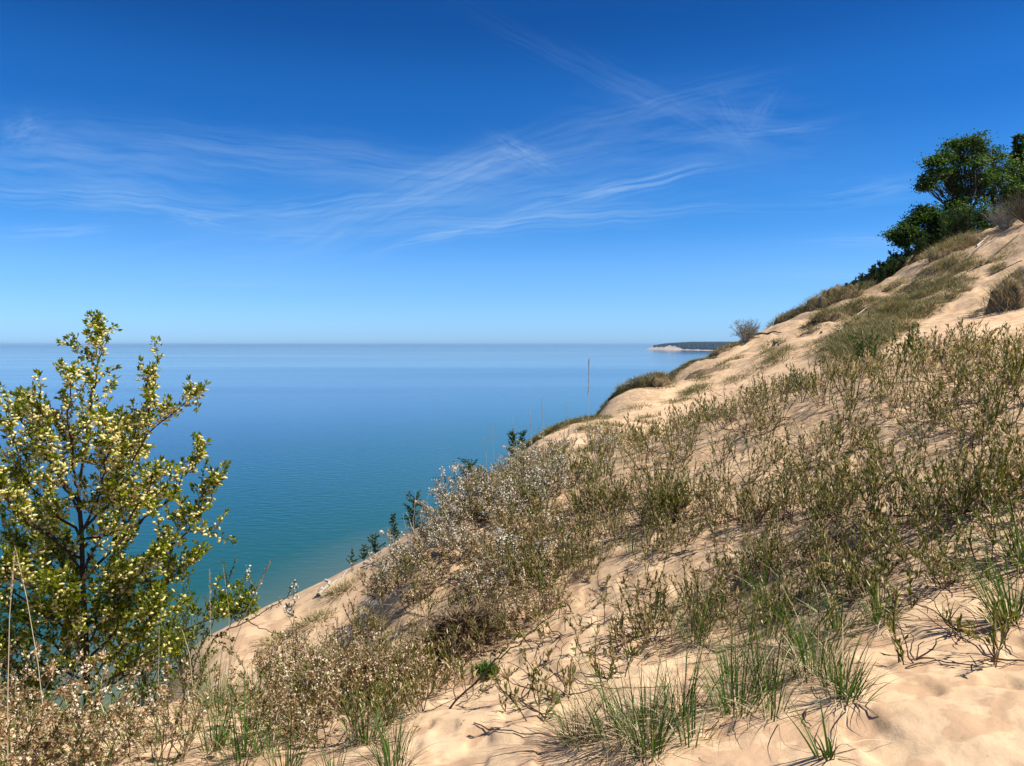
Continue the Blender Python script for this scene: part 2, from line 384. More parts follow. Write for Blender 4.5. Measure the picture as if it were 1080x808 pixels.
# ------------------------------------------------------------------ masks for the vegetation cover
def inpoly(x, y, poly):
    x = np.asarray(x); y = np.asarray(y); r = np.zeros(x.shape, bool); j = len(poly) - 1
    for i in range(len(poly)):
        xi, yi = poly[i]; xj, yj = poly[j]
        c = ((yi > y) != (yj > y)) & (x < (xj - xi) * (y - yi) / (yj - yi + 1e-9) + xi); r ^= c; j = i
    return r
COVER = [(1300,350),(1080,368),(960,380),(870,402),(780,430),(700,448),(640,462),(590,478),(530,505),(480,535),(445,562),(415,600),(395,650),(360,690),(310,715),(300,735),(330,790),(420,800),(455,745),(500,705),(560,660),(640,650),(700,690),(760,690),(850,700),(930,680),(960,640),(1040,600),(1090,590),(1300,560)]
LEFTCOVER = [(-200,740),(0,745),(90,755),(170,768),(260,725),(400,720),(430,770),(420,830),(330,900),(-250,900)]
THIN = [(570,640),(620,560),(660,540),(700,560),(720,610),(700,650),(640,680)]      # scattered
def cover_density(x, y, z):
    px, py = project(x, y, z)
    d = inpoly(px, py, COVER) * 1.0
    d = np.where(inpoly(px, py, THIN), d * .6, d)
    return d, px, py

# ------------------------------------------------------------------ ground mesh
az = np.concatenate([np.arange(-180, -50, 3.0), np.arange(-50, -42, .5), np.arange(-42, 42, .2), np.arange(42, 50, .5), np.arange(50, 180, 3.0)])
rad = np.concatenate([[0.12, .25, .4, .6, .8], np.exp(np.arange(math.log(1.0), math.log(60), .0105)), 60 * np.exp(np.arange(.03, 5.6, .055))])
A, Rr = np.meshgrid(np.radians(az), rad, indexing='ij')
X = Rr * np.sin(A); Y = Rr * np.cos(A); Z = height(X, Y)
na, nr = X.shape
idx = np.arange(na * nr).reshape(na, nr); nx = np.roll(idx, -1, 0)
f = np.stack([idx[:, :-1], idx[:, 1:], nx[:, 1:], nx[:, :-1]], -1).reshape(-1, 4)
mb = MB(); V = np.stack([X, Y, Z], -1).reshape(-1, 3); c0 = len(V); V = np.vstack([V, [[0, 0, -1.55]]])
mb.add(V, f[:, ::-1]); mb.f.append(np.stack([idx[:, 0], nx[:, 0], np.full(na, c0)], -1)[:, ::-1]); mb.r.append(np.full(na, .5))
go = mb.build('sand_dune_ground', M['sand'], smooth=True); tag(go, kind='structure')
# litter attribute
dens, gpx, gpy = cover_density(V[:, 0], V[:, 1], V[:, 2])
rr_ = np.hypot(V[:, 0], V[:, 1])
lit = dens * (V[:, 1] > 0) * (rr_ < 13) * (0.55 + 0.9 * np.clip(fbm(V[:, 0] / .8, V[:, 1] / .8, 3) + .3, 0, 1))
HILLP = [ [(560,480),(640,425),(700,395),(780,358),(780,366),(735,392),(690,420),(610,470)],
          [(810,350),(860,322),(900,300),(950,272),(1000,250),(1090,215),(1090,270),(1040,285),(1000,290),(960,300),(900,330),(860,335)],
          [(885,350),(930,318),(1000,285),(1020,300),(990,330),(930,362),(890,375)] ]
for hp in HILLP:
    lit = np.maximum(lit, inpoly(gpx, gpy, hp) * (V[:, 1] > 0) * (rr_ > 13) * (rr_ < 60) * .7)
a_ = go.data.attributes.new('litter', 'FLOAT', 'POINT'); a_.data.foreach_set('value', np.clip(lit, 0, 1).astype('f'))

# ------------------------------------------------------------------ lake
LZ = -100.0
xs = np.concatenate([-np.geomspace(80000, 200, 26), [0], np.geomspace(200, 80000, 26)])
mb = MB(); gx, gy = np.meshgrid(xs, xs, indexing='ij'); ii = np.arange(gx.size).reshape(gx.shape)
mb.add(np.stack([gx, gy, np.full(gx.shape, LZ)], -1).reshape(-1, 3), np.stack([ii[:-1, :-1], ii[1:, :-1], ii[1:, 1:], ii[:-1, 1:]], -1).reshape(-1, 4))
tag(mb.build('lake_water', M['water']), kind='structure')

# ------------------------------------------------------------------ far headland
def headland():
    px = np.concatenate([np.linspace(681, 770, 150), np.linspace(771, 900, 60)])
    Yd = np.interp(px, [681, 720, 765, 900], [16200, 14200, 11700, 9000])
    x0 = (px - 540) / F * Yd
    top = np.interp(px, [681, 684, 690, 705, 712, 725, 745, 765, 900], [100, 108, 124, 139, 136, 131, 127, 122, 118.])
    top = top + 5 * fbm(px / 6, px * 0, 3)
    beach = np.interp(px, [681, 700, 715, 730, 900], [8, 15, 50, 120, 120.])
    # bluffs of bare sand near the tip, forest further along
    us = np.array([-60, 0, .25, .3, .5, .75, 1.0, 1.3, 2.2, 4.0, 7.0])
    Vv = np.zeros((len(px), len(us), 3))
    for j, u in enumerate(us):
        inl = np.where(u <= 0, u, beach * min(u / .3, 1) + max(u - .3, 0) * 420)
        prof = np.interp(u, [-60, 0, .3, .5, .75, 1.0, 1.3, 7], [-.03, 0, .05, .35, .68, .9, 1.0, 1.06])
        Vv[:, j, 0] = x0 + inl * .92; Vv[:, j, 1] = Yd + inl * .4
        Vv[:, j, 2] = LZ + prof * (top - 14 if u > .3 else top) + (6 * fbm(px / 3 + j, px * 0 + j * 3.3, 2) * (u > .3))
    mb = MB(); i = np.arange(Vv.shape[0] * Vv.shape[1]).reshape(Vv.shape[:2])
    mb.add(Vv.reshape(-1, 3), np.stack([i[:-1, :-1], i[:-1, 1:], i[1:, 1:], i[1:, :-1]], -1).reshape(-1, 4))
    tag(mb.build('far_headland', M['headland'], smooth=True), kind='structure')
    # forest canopy as many small crowns over the headland
    mb = MB(); g = np.random.default_rng(5)
    k = 15000
    q = g.uniform(681, 900, k); u = g.uniform(.2, 4.2, k) ** 1.0
    q[:9000] = g.uniform(681, 775, 9000)
    jy = np.interp(q, px, Yd); jt = np.interp(q, px, top); jb = np.interp(q, px, beach)
    u = np.where(u < .33, .33, u)
    bare = ((q < 703) & (u < .62 + .1 * np.sin(q * 1.3))) | ((q < 716) & (q > 696) & (u < .5 + (712 - q) * .02)) | (u < .36) | (q < 681.5)
    inl = jb + (u - .3) * 420
    pr_ = np.interp(u, [.3, .5, .75, 1.0, 1.3, 7], [.05, .35, .68, .9, 1.0, 1.06])
    pos = np.stack([(q - 540) / F * jy + inl * .92, jy + inl * .4, LZ + pr_ * (jt - 14) + 2], -1)[~bare]
    kk = len(pos); s = g.uniform(18, 32, kk)
    d = np.tile([0, 0, 1.0], (kk, 1)) + g.normal(scale=.1, size=(kk, 3))
    ovals(mb, pos, d, s, s * 1.8, g.uniform(0, 1, kk), g)
    tag(mb.build('far_forest', M['far_forest']), 'dark green wooded headland far across the lake beyond the dune', 'forest', kind='stuff')
headland()

# ------------------------------------------------------------------ plant templates
def herb(seed, n=8, h=.42, lite=False, green=.5):
    """leggy dune shrub: upright wiry stems with small upright leaves"""
    g = np.random.default_rng(seed); st, lf = MB(), MB()
    for i in range(n):
        a = g.uniform(0, 2 * math.pi); b = np.array([math.cos(a), math.sin(a), 0]) * g.uniform(0, .10)
        d = unit([math.cos(a) * g.uniform(.05, .75), math.sin(a) * g.uniform(.05, .75), 1]); L = h * g.uniform(.5, 1.1)
        p = wander(b - [0, 0, .03], d, L, 4, .12, .06, g); tube(st, p, .0034, .0015, 3, g.uniform(0, .8))
        segs = [(p, L, 1)]
        for k in range(1 if lite else g.integers(2, 5)):
            t = g.uniform(.25, .85) * 4; j = int(t); q = p[j] + (p[min(j + 1, 4)] - p[j]) * (t - j)
            e = unit(unit(p[-1] - p[0]) + g.normal(scale=.55, size=3) + [0, 0, .3]); l = L * g.uniform(.2, .45)
            p2 = wander(q, e, l, 3, .12, .1, g)
            tube(st, p2, .0016, .0008, 3, g.uniform(0, 1)); segs.append((p2, l, 0))
        for pp, l, main in segs:
            m = int(l * (38 if lite else 58)) + 2; tt = g.uniform(.25 if main else .1, 1.02, m) ** .8 * (len(pp) - 1); j = np.clip(tt.astype(int), 0, len(pp) - 2)
            q = pp[j] + (pp[j + 1] - pp[j]) * (tt - j)[:, None]
            dd = unit(pp[j + 1] - pp[j]) + g.normal(scale=.38, size=(m, 3)) + [0, 0, .35]
            gr = g.uniform() < green
            rnd = np.where(g.uniform(0, 1, m) < (.85 if gr else .2), g.uniform(0, .55, m), g.uniform(.58, 1, m))
            s = 1.35 if lite else 1.0
            leaves(lf, q, dd, g.uniform(.020, .046, m) * s, g.uniform(.006, .012, m) * s, rnd, g=g)
    for k in range(0 if lite else 5):      # sprawling runners close to the sand
        a = g.uniform(0, 6.28); p = wander([0, 0, .01], [math.cos(a), math.sin(a), .22], h * g.uniform(.6, 1.4), 8, .3, -.03, g); p[:, 2] = np.abs(p[:, 2]) * .8 + .004
        tube(st, p, .0036, .0014, 3, g.uniform(0, .35))
    return st, lf
def bloomer(seed, n=7, h=.5, white=.6, lite=False):
    """woody twiggy shrub carrying tufts of small pale blossoms and a few leaves"""
    g = np.random.default_rng(seed); st, lf, bl = MB(), MB(), MB()
    for i in range(n):
        a = g.uniform(0, 2 * math.pi); b = np.array([math.cos(a), math.sin(a), 0]) * g.uniform(0, .08)
        d = unit([math.cos(a) * g.uniform(.2, 1.1), math.sin(a) * g.uniform(.2, 1.1), 1]); L = h * g.uniform(.55, 1.15)
        p = wander(b - [0, 0, .03], d, L, 5, .18, .05, g); tube(st, p, .0045, .0014, 3, g.uniform(0, .8))
        for k in range(2 if lite else g.integers(5, 9)):
            t = g.uniform(.2, .98) * 5; j = min(int(t), 4); q = p[j] + (p[j + 1] - p[j]) * (t - j)
            e = unit(unit(p[-1] - p[0]) + g.normal(scale=.8, size=3) + [0, 0, .2]); l = L * g.uniform(.15, .4)
            p2 = wander(q, e, l, 3, .2, .08, g); tube(st, p2, .002, .0009, 3, g.uniform(0, 1))
            nc = g.integers(2, 4) if lite else g.integers(2, 6)
            for c in range(nc):
                tt = g.uniform(.2, 1) * 3; jj = min(int(tt), 2); q2 = p2[jj] + (p2[jj + 1] - p2[jj]) * (tt - jj)
                m = g.integers(2, 5) if lite else g.integers(2, 9)
                w = g.uniform() < white
                rn = g.uniform(.55, 1, m) if w else g.uniform(0, .6, m)
                leaves(bl, q2 + g.normal(scale=.007, size=(m, 3)), g.normal(size=(m, 3)), g.uniform(.011, .021, m) * (1.3 if lite else 1), g.uniform(.009, .016, m) * (1.3 if lite else 1), rn, .3, g)
            m = 4 if lite else 10; tt = g.uniform(.0, 1.1, m) * 3; jj = np.clip(tt.astype(int), 0, 2); q2 = p2[jj] + (p2[jj + 1] - p2[jj]) * (tt - jj)[:, None]
            leaves(lf, q2, unit(p2[-1] - p2[0]) + g.normal(scale=.5, size=(m, 3)), g.uniform(.016, .032, m), g.uniform(.006, .010, m), g.uniform(0, .75, m), g=g)
    return st, lf, bl
def tuft(seed, n=34, h=.36, dead=25, spread=.07, lean=(0, 0), wd=.0062):
    g = np.random.default_rng(seed); gr, dd = MB(), MB()
    a = g.uniform(0, 2 * math.pi, n); rr = g.uniform(0, 1, n) ** .6 * spread
    base = np.stack([np.cos(a) * rr, np.sin(a) * rr, np.full(n, -.02)], 1)
    out = g.uniform(.02, .45, n)
    d = np.stack([np.cos(a) * out + lean[0], np.sin(a) * out + lean[1], np.ones(n)], 1)
    blades(gr, base, d, h * g.uniform(.45, 1.1, n), wd * g.uniform(.6, 1.2, n), g.uniform(0, .7, n), np.where(g.uniform(size=n) < .93, g.uniform(0, .74, n), g.uniform(.8, 1, n)), 6, g)
    a = g.uniform(0, 2 * math.pi, dead); rr = g.uniform(0, 1, dead) * spread * 1.4
    base = np.stack([np.cos(a) * rr, np.sin(a) * rr, np.full(dead, .0)], 1)
    d = np.stack([np.cos(a) * g.uniform(.2, 2.2, dead), np.sin(a) * g.uniform(.2, 2.2, dead), np.ones(dead) * .8], 1)
    blades(dd, base, d, h * g.uniform(.2, .75, dead), wd * g.uniform(.5, 1.0, dead), g.uniform(.2, 1.3, dead), g.uniform(0, 1, dead), 5, g)
    return gr, dd
def to_meshes(parts, names, mats):
    return [(nm, b.mesh(nm, M[mt])) for b, nm, mt in zip(parts, names, mats)]
def plant(kind, meshes, loc, rz, s, label, cat, group, tilt=(0, 0)):
    o = empty(kind, loc, rz, s); o.rotation_euler = (tilt[0], tilt[1], rz)
    for nm, me in meshes:
        c = bpy.data.objects.new(nm, me); COL.objects.link(c); c.parent = o
    return tag(o, label, cat, group)
SN, BN, GN = ('stem', 'foliage'), ('stem', 'foliage', 'blossom'), ('blade', 'dead_blade')
herbs = [herb(100 + i, n=6 + i % 4, h=.36 + .03 * (i % 5), green=[.85, .6, .4, .7][i % 4]) for i in range(12)]
herbs_lite = [herb(200 + i, n=6, h=.40, lite=True, green=[.7, .55, .35][i % 3]) for i in range(9)]
whites = [bloomer(300 + i, n=9, h=.38, white=.72) for i in range(6)]
whites_lite = [bloomer(330 + i, n=6, h=.42, white=.7, lite=True) for i in range(5)]
drys = [bloomer(400 + i, n=7, h=.42, white=.42) for i in range(7)]
tufts = [tuft(500 + i, n=[38, 26, 48, 20][i % 4], h=.34 + .04 * (i % 3)) for i in range(8)]
herb_m = [to_meshes(t, SN, ('stem', 'herb_leaf')) for t in herbs]
white_m = [to_meshes(t, BN, ('stem', 'herb_leaf', 'white_bloom')) for t in whites]
dry_m = [to_meshes(t, BN, ('stem', 'herb_leaf', 'dry_bloom')) for t in drys]
tuft_m = [to_meshes(t, GN, ('grass', 'straw')) for t in tufts]

# ------------------------------------------------------------------ the cover on the mound
g = np.random.default_rng(42)
step = .235
gx, gy = np.meshgrid(np.arange(-3.2, 10, step), np.arange(2.4, 12.5, step), indexing='ij')
x = (gx + g.uniform(-.5, .5, gx.shape) * step).ravel(); y = (gy + g.uniform(-.5, .5, gx.shape) * step).ravel(); z = height(x, y)
# a denser growth of small shrubs low on the mound
NEARP = [(1120,470),(900,470),(760,510),(640,520),(560,560),(550,630),(600,640),(640,640),(700,660),(760,690),(850,695),(940,665),(985,630),(1120,590)]
x2 = g.uniform(-1, 5, 1500); y2 = g.uniform(2.4, 7, 1500); z2 = height(x2, y2); q1, q2 = project(x2, y2, z2)
ok2 = inpoly(q1, q2, NEARP) & (fbm(x2 / .6, y2 / .6, 2) > -.22)
NL = len(x); x = np.concatenate([x, x2[ok2]]); y = np.concatenate([y, y2[ok2]]); z = np.concatenate([z, z2[ok2]]); small = np.arange(len(x)) >= NL
d, px, py = cover_density(x, y, z); d = np.where(small, d * .62, d)
cl = fbm(x / .6 + 9, y / .6, 3)
left_ = (px < 600) & ~small
x3 = g.uniform(-3.2, 1.5, 900); y3 = g.uniform(3.5, 10, 900); z3 = height(x3, y3); d3, p3, q3 = cover_density(x3, y3, z3); ok3 = (d3 > 0) & (p3 < 580) & (g.uniform(size=900) < .30)
x, y, z, px, py, d = [np.concatenate(t) for t in ((x, x3[ok3]), (y, y3[ok3]), (z, z3[ok3]), (px, p3[ok3]), (py, q3[ok3]), (d, np.full(int(ok3.sum()), 2.0)))]
small = np.concatenate([small, np.zeros(int(ok3.sum()), bool)]); cl = fbm(x / .6 + 9, y / .6, 3)
keep = (g.uniform(size=len(x)) < d * np.clip(.47 + 1.25 * cl, .06, .9) * np.where(px < 600, 1.25, 1)) & (np.hypot(x, y) < 12.2) & (px < 1180)
x, y, z, px, py, cl, small = [a[keep] for a in (x, y, z, px, py, cl, small)]
# which kind grows where
pw = np.clip(1.15 - np.abs(px - 490 + (py - 520) * .5) / 120, 0, 1) * np.clip((650 - py) / 80, 0, 1) * .58           # white flowering shrubs on the brow
pd = np.where((px < 560) & (py > 600), .36, np.where(px < 560, .12, 0.02))                                    # dry blossom shrubs lower left
pg = np.where((px > 700) & (py > 620), .4, .06) + np.where((px > 1000) & (py > 440), .15, 0)
u = g.uniform(size=len(x)); kind = np.where(u < pw, 1, np.where(u < pw + pd, 2, np.where(u < pw + pd + pg, 3, 0)))
print('cover', [(k, int((kind == k).sum())) for k in range(4)])
order = np.argsort(np.hypot(x, y))
nh = 0; stuff_s, stuff_l = MB(), MB()
def zone(px, py):
    if px > 900: return 'right hand' if py > 480 else 'upper right'
    if px > 700: return 'middle' if py > 500 else 'upper middle'
    return 'lower' if py > 560 else 'left hand'
for i in order:
    s = g.uniform(.65, 1.15); rz = g.uniform(0, 6.28); loc = (x[i], y[i], z[i]); k = kind[i]
    if px[i] > 930 and py[i] < 470 and g.uniform() < .2: s *= 1.35
    if k == 0:
        s *= (.56 if small[i] else .74) if py[i] > 560 else .86
        inview = px[i] < 1095
        if nh < 298 and inview:
            nh += 1; zn = zone(px[i], py[i])
            plant('dune_shrub', herb_m[g.integers(12)], loc, rz, s, 'leggy shrub with small green and tan leaves, %s part of the mound' % zn, 'shrub', 'leggy dune shrubs on the %s part of the mound' % zn, (g.uniform(-.12, .12), g.uniform(-.12, .12)))
        else:
            t = herbs_lite[g.integers(9)]
            for src, dst in zip(t, (stuff_s, stuff_l)): place(dst, src, loc, rz, s, (g.uniform(-.1, .1), g.uniform(-.1, .1)))
    elif k == 1:
        plant('blossom_shrub', white_m[g.integers(6)], loc, rz, s * 1.0, 'twiggy shrub with white blossom on the brow above the lake', 'shrub', 'white blossoming shrubs on the brow')
    elif k == 2:
        plant('dry_blossom_shrub', dry_m[g.integers(7)], loc, rz, s * (.8 if py[i] > 640 else .95), 'twiggy shrub with brownish pink dried blossom, lower part of the mound', 'shrub', 'brown blossomed shrubs on the lower mound')
    else:
        plant('grass_tuft', tuft_m[g.integers(8)], loc, rz, s * .85, 'tuft of green beach grass among the leggy shrubs', 'grass tuft', 'beach grass tufts among the shrubs')
me = MB()
if stuff_l.n:
    o = stuff_l.build('dune_shrub_cover', M['herb_leaf']); 
    tag(o, 'leaves of the far band of small leggy shrubs along the crest of the mound', 'shrub cover', kind='stuff')
    o2 = stuff_s.build('stem', M['stem'], o)

# scattered dry twigs and straw lying in the cover
mb = MB(); kx = g.uniform(-3, 8, 42000); ky = g.uniform(2, 11, 42000); kz = height(kx, ky); dd_, qx, qy = cover_density(kx, ky, kz)
ok = (g.uniform(size=42000) < dd_ * .7); kx, ky, kz = kx[ok], ky[ok], kz[ok]; m_ = len(kx); a = g.uniform(0, 6.28, m_)
blades(mb, np.stack([kx, ky, kz + .003], 1), np.stack([np.cos(a), np.sin(a), g.uniform(-.15, .7, m_)], 1), g.uniform(.06, .26, m_), g.uniform(.002, .0045, m_), g.uniform(0, .7, m_), np.where(g.uniform(size=m_) < .55, g.uniform(0, .35, m_), g.uniform(.4, 1, m_)), 4, g)
tag(mb.build('straw_litter', M['straw']), 'dry straw and twig litter lying on the sand between the shrubs', 'litter', kind='stuff')

# ------------------------------------------------------------------ lower left thicket of dry blossom shrubs and grass
cnt = 0
g = np.random.default_rng(77)
cand = []
for k in range(1500):
    qx, qy = g.uniform(-60, 430), g.uniform(700, 835)
    if inpoly(np.array([qx]), np.array([qy]), LEFTCOVER)[0]: cand.append((qx, qy))
gp = ground([c[0] for c in cand], [c[1] for c in cand]); used = []
for (qx, qy), p in zip(cand, gp):
    if np.isnan(p[0]) or p[1] > 7 or any(math.hypot(p[0] - q[0], p[1] - q[1]) < .185 for q in used): continue
    sandy = (150 < qx < 430 and qy > 755) or fbm(np.array(p[0] / .5), np.array(p[1] / .5), 2) > .12
    if sandy and g.uniform() < .8: continue
    used.append(p); u = g.uniform()
    if u < (.55 if qx < 90 or qx > 270 else .22):
        plant('dry_blossom_shrub', dry_m[g.integers(7)], p, g.uniform(0, 6.28), g.uniform(.75, 1.15) if qx < 200 else g.uniform(.5, .85), 'brownish pink dried blossom shrub at the foot of the flowering willow' if qx < 200 else 'brownish pink dried blossom shrub on the near sand left of the bare slope', 'shrub', 'brown blossomed shrubs below the willow' if qx < 200 else 'brown blossomed shrubs on the near left sand')
    else:
        plant('grass_tuft', tuft_m[g.integers(8)], p, g.uniform(0, 6.28), g.uniform(.5, .95), 'tuft of green and straw beach grass at the lower left edge', 'grass tuft', 'beach grass tufts in the lower left')
print('left', len(used))

# ------------------------------------------------------------------ individually placed grass tufts
def put_tuft(px, py, seed, n, h, dead, spread, label, lean=(0, 0), wd=.0052):
    p = G(px, py); t = tuft(seed, int(n * 1.25), h, int(dead * 1.6), spread * 1.15, lean, wd)
    return plant('grass_tuft', to_meshes(t, GN, ('grass', 'straw')), p, 0, 1, label, 'grass tuft', None)
put_tuft(672, 775, 901, 75, .33, 150, .13, 'dense clump of green beach grass over a heap of dead straw on bare sand', (-.05, 0))
put_tuft(720, 755, 902, 32, .36, 60, .07, 'green grass clump just right of the straw heap on the bare sand')
put_tuft(618, 785, 903, 14, .30, 30, .05, 'sparse grass sprout leaning left beside the straw heap', (-.5, .1))
put_tuft(778, 752, 904, 60, .37, 60, .08, 'tall upright green grass clump in the lower middle of the sand')
put_tuft(810, 730, 905, 34, .36, 50, .08, 'green grass clump behind the tall upright grass clump')
put_tuft(862, 712, 906, 32, .27, 30, .07, 'small green grass clump at the edge of the bare footprinted sand')
put_tuft(898, 742, 907, 18, .20, 20, .04, 'short spreading grass clump nearest the bare footprinted sand', (.2, -.1), .006)
put_tuft(872, 800, 908, 9, .26, 8, .02, 'few broad bent grass blades at the bottom edge of the sand', (-.25, -.1), .009)
put_tuft(1062, 655, 909, 46, .50, 20, .05, 'tall leaning green grass clump at the right edge of the sand', (-.22, .05), .007)
put_tuft(1085, 600, 910, 40, .52, 20, .06, 'tall green grass clump rising at the far right edge', (-.1, .05), .007)
put_tuft(258, 800, 911, 44, .40, 20, .05, 'tall dark green grass clump at the bottom left beside the sandy gap')
put_tuft(225, 745, 912, 36, .46, 35, .09, 'pale green upright grass clump in front of the sandy shoulder')
put_tuft(120, 800, 913, 34, .40, 20, .10, 'green grass clump below the willow with blades leaning left', (-.35, 0))
put_tuft(160, 790, 914, 24, .36, 15, .06, 'narrow green grass clump right of the willow foot', (-.3, 0))
put_tuft(8, 802, 915, 20, .36, 50, .05, 'yellowed straw grass clump in the bottom left corner')
put_tuft(995, 655, 916, 5, .12, 3, .02, 'tiny green sprout alone on the rippled sand', wd=.008)
gg = np.random.default_rng(91); NG = [(600,775),(640,760),(700,730),(745,715),(790,690),(850,690),(905,705),(890,735),(840,745),(800,765),(740,790),(680,800),(620,805)]
k_ = 0
while k_ < 15:
    a, b = gg.uniform(600, 910), gg.uniform(690, 805)
    if not inpoly(np.array([a]), np.array([b]), NG)[0]: continue
    k_ += 1; plant('grass_tuft', tuft_m[gg.integers(8)], G(a, b), gg.uniform(0, 6.28), gg.uniform(.5, .85), 'smaller green beach grass tuft between the large clumps on the near sand', 'grass tuft', 'small grass tufts between the large clumps')
mbp = MB(); kx = gg.uniform(-2.5, 2.2, 5200); ky = gg.uniform(1.9, 5, 5200); kz = height(kx, ky); q1, q2 = project(kx, ky, kz)
keepp = (fbm(kx / .3, ky / .3, 3) > .12) & ((q1 < 660) | (fbm(kx / .3, ky / .3, 3) > .42)) & (q2 > 560); mp_ = int(keepp.sum()); a = gg.uniform(0, 6.28, mp_)
leaves(mbp, np.stack([kx, ky, kz + .003], 1)[keepp], np.stack([np.cos(a), np.sin(a), gg.uniform(-.1, .5, mp_)], 1), gg.uniform(.005, .014, mp_), gg.uniform(.004, .009, mp_), gg.uniform(0, .7, mp_), g=gg)
tag(mbp.build('fallen_leaf_litter', M['dry_bloom']), 'small fallen brown petals and leaf bits strewn on the sand', 'litter', kind='stuff')
for k_, (ln, lb) in enumerate([([(851, 752), (848, 762), (856, 771)], 'small dark curved twig alone on the footprinted sand'), ([(800, 705), (850, 690), (905, 672), (960, 655)], 'long dark bent twig lying below the shrubs on the right'), ([(585, 712), (610, 722), (650, 728), (700, 727)], 'thin dark runner lying across the open sand'), ([(500, 765), (540, 775), (590, 783), (640, 782)], 'thin dark trailing stem low on the open sand'), ([(955, 706), (990, 700), (1030, 706), (1075, 700)], 'thin dark stem lying along the top of the footprinted sand')]):
    p = np.array([G(*q) for q in ln]); o_ = p[0].copy(); t = np.linspace(0, len(p) - 1, 16); q = np.array([[np.interp(u_, range(len(p)), p[:, c]) for c in range(3)] for u_ in t]); q[:, 2] = height(q[:, 0], q[:, 1]) + .004 + .006 * np.abs(np.sin(t * 5))
    mbt = MB(); tube(mbt, q - o_, .0032, .0016, 4, .2); ob = mbt.build('twig', M['dark_wood']); ob.location = tuple(o_); tag(ob, lb, 'twig')
# low green cushion plant near the hollow
def cushion(px, py, n, r, label, m='grass', kind='cushion_plant'):
    p = G(px, py); gg = np.random.default_rng(int(px)); mb = MB()
    a = gg.uniform(0, 6.28, n); e = gg.uniform(.1, 1, n)
    d = np.stack([np.cos(a), np.sin(a), e * 1.4], 1)
    leaves(mb, gg.normal(scale=r * .25, size=(n, 3)) * [1, 1, .3] + [0, 0, r * .2], d, gg.uniform(.5, 1, n) * r, r * .13, gg.uniform(0, .7, n), g=gg)
    o = mb.build(kind, M[m]); o.location = tuple(p); return tag(o, label, 'plant')
cushion(512, 715, 260, .085, 'small round bright green cushion plant on sand under the eroded hollow')
# seedlings and bent twigs
def sprig(px, py, seed, label, n=2, h=.2, sc_=1):
    p = G(px, py); t = herb(seed, n=n, h=h, green=.9)
    plant('sprig', to_meshes(t, SN, ('stem', 'herb_leaf')), p, 0, sc_, label, 'sprig', None)
sprig(1010, 668, 1001, 'low sprig with dark leaves beside the tiny green sprout')
sprig(965, 700, 1002, 'leafy brown sprig casting shadow on the edge of the footprinted sand', 3)
sprig(1050, 700, 1003, 'thin forked sprig at the right edge of the footprinted sand', 3, .28)
sprig(186, 806, 1004, 'short leafy green sprig on the sandy gap in the lower left', 3, .14, 1.3)
sprig(520, 690, 1005, 'leafy sprig right of the green cushion plant', 4, .25)
sprig(560, 655, 1006, 'leafy sprig on the open sand below the shrubs', 4, .25)
sprig(640, 720, 1007, 'brown sprig trailing down the open sand slope', 3, .2)
for k_, (a, b, h_, s_) in enumerate([(1062, 455, .62, 1), (1012, 430, .52, 1), (1035, 445, .5, 1), (1080, 430, .6, 1), (870, 430, .5, 1), (900, 425, .55, 1), (730, 465, .5, 1.1), (760, 455, .45, 1.1), (690, 478, .42, 1.1), (820, 445, .5, 1)]):
    t = herb(1200 + k_, n=6, h=h_, green=.8); plant('tall_dune_shrub', to_meshes(t, SN, ('stem', 'herb_leaf')), G(a, b), 0, s_, 'tall green leaved shrub standing up above the crest of the mound', 'shrub', 'tall shrubs on the mound crest')
for k_, (a, b, h_, n_) in enumerate([(1040, 600, .34, 4), (1005, 600, .28, 5), (965, 590, .28, 5), (930, 610, .26, 5), (1060, 560, .36, 4), (1020, 545, .32, 5), (980, 550, .3, 5), (900, 640, .24, 5), (870, 620, .26, 6), (940, 645, .20, 5), (1075, 520, .4, 4), (1085, 640, .3, 4), (1000, 620, .22, 4), (915, 570, .28, 6)]):
    t = herb(1300 + k_, n=n_, h=h_, green=.8); plant('sprawling_dune_shrub', to_meshes(t, SN, ('stem', 'herb_leaf')), G(a, b), k_ * 1.3, 1, 'open sprawling shrub on the sand near the right edge, below the dense cover', 'shrub', 'sprawling shrubs near the right edge')
gg = np.random.default_rng(505); OP = [(560,640),(620,590),(700,600),(720,660),(660,720),(600,745),(540,770),(470,790),(480,745),(530,700)]; k_ = 0
while k_ < 24:
    a, b = gg.uniform(470, 720), gg.uniform(590, 790)
    if not inpoly(np.array([a]), np.array([b]), OP)[0]: continue
    t = herb(1500 + k_, n=int(gg.integers(2, 5)), h=gg.uniform(.14, .26), green=.45); plant('dry_sprig', to_meshes(t, SN, ('stem', 'herb_leaf')), G(a, b), gg.uniform(0, 6.28), 1, 'low half dry sprig with trailing stems on the open sand runnel', 'sprig', 'dry sprigs on the open sand runnel', (gg.uniform(-.3, .3), gg.uniform(-.3, .3))); k_ += 1
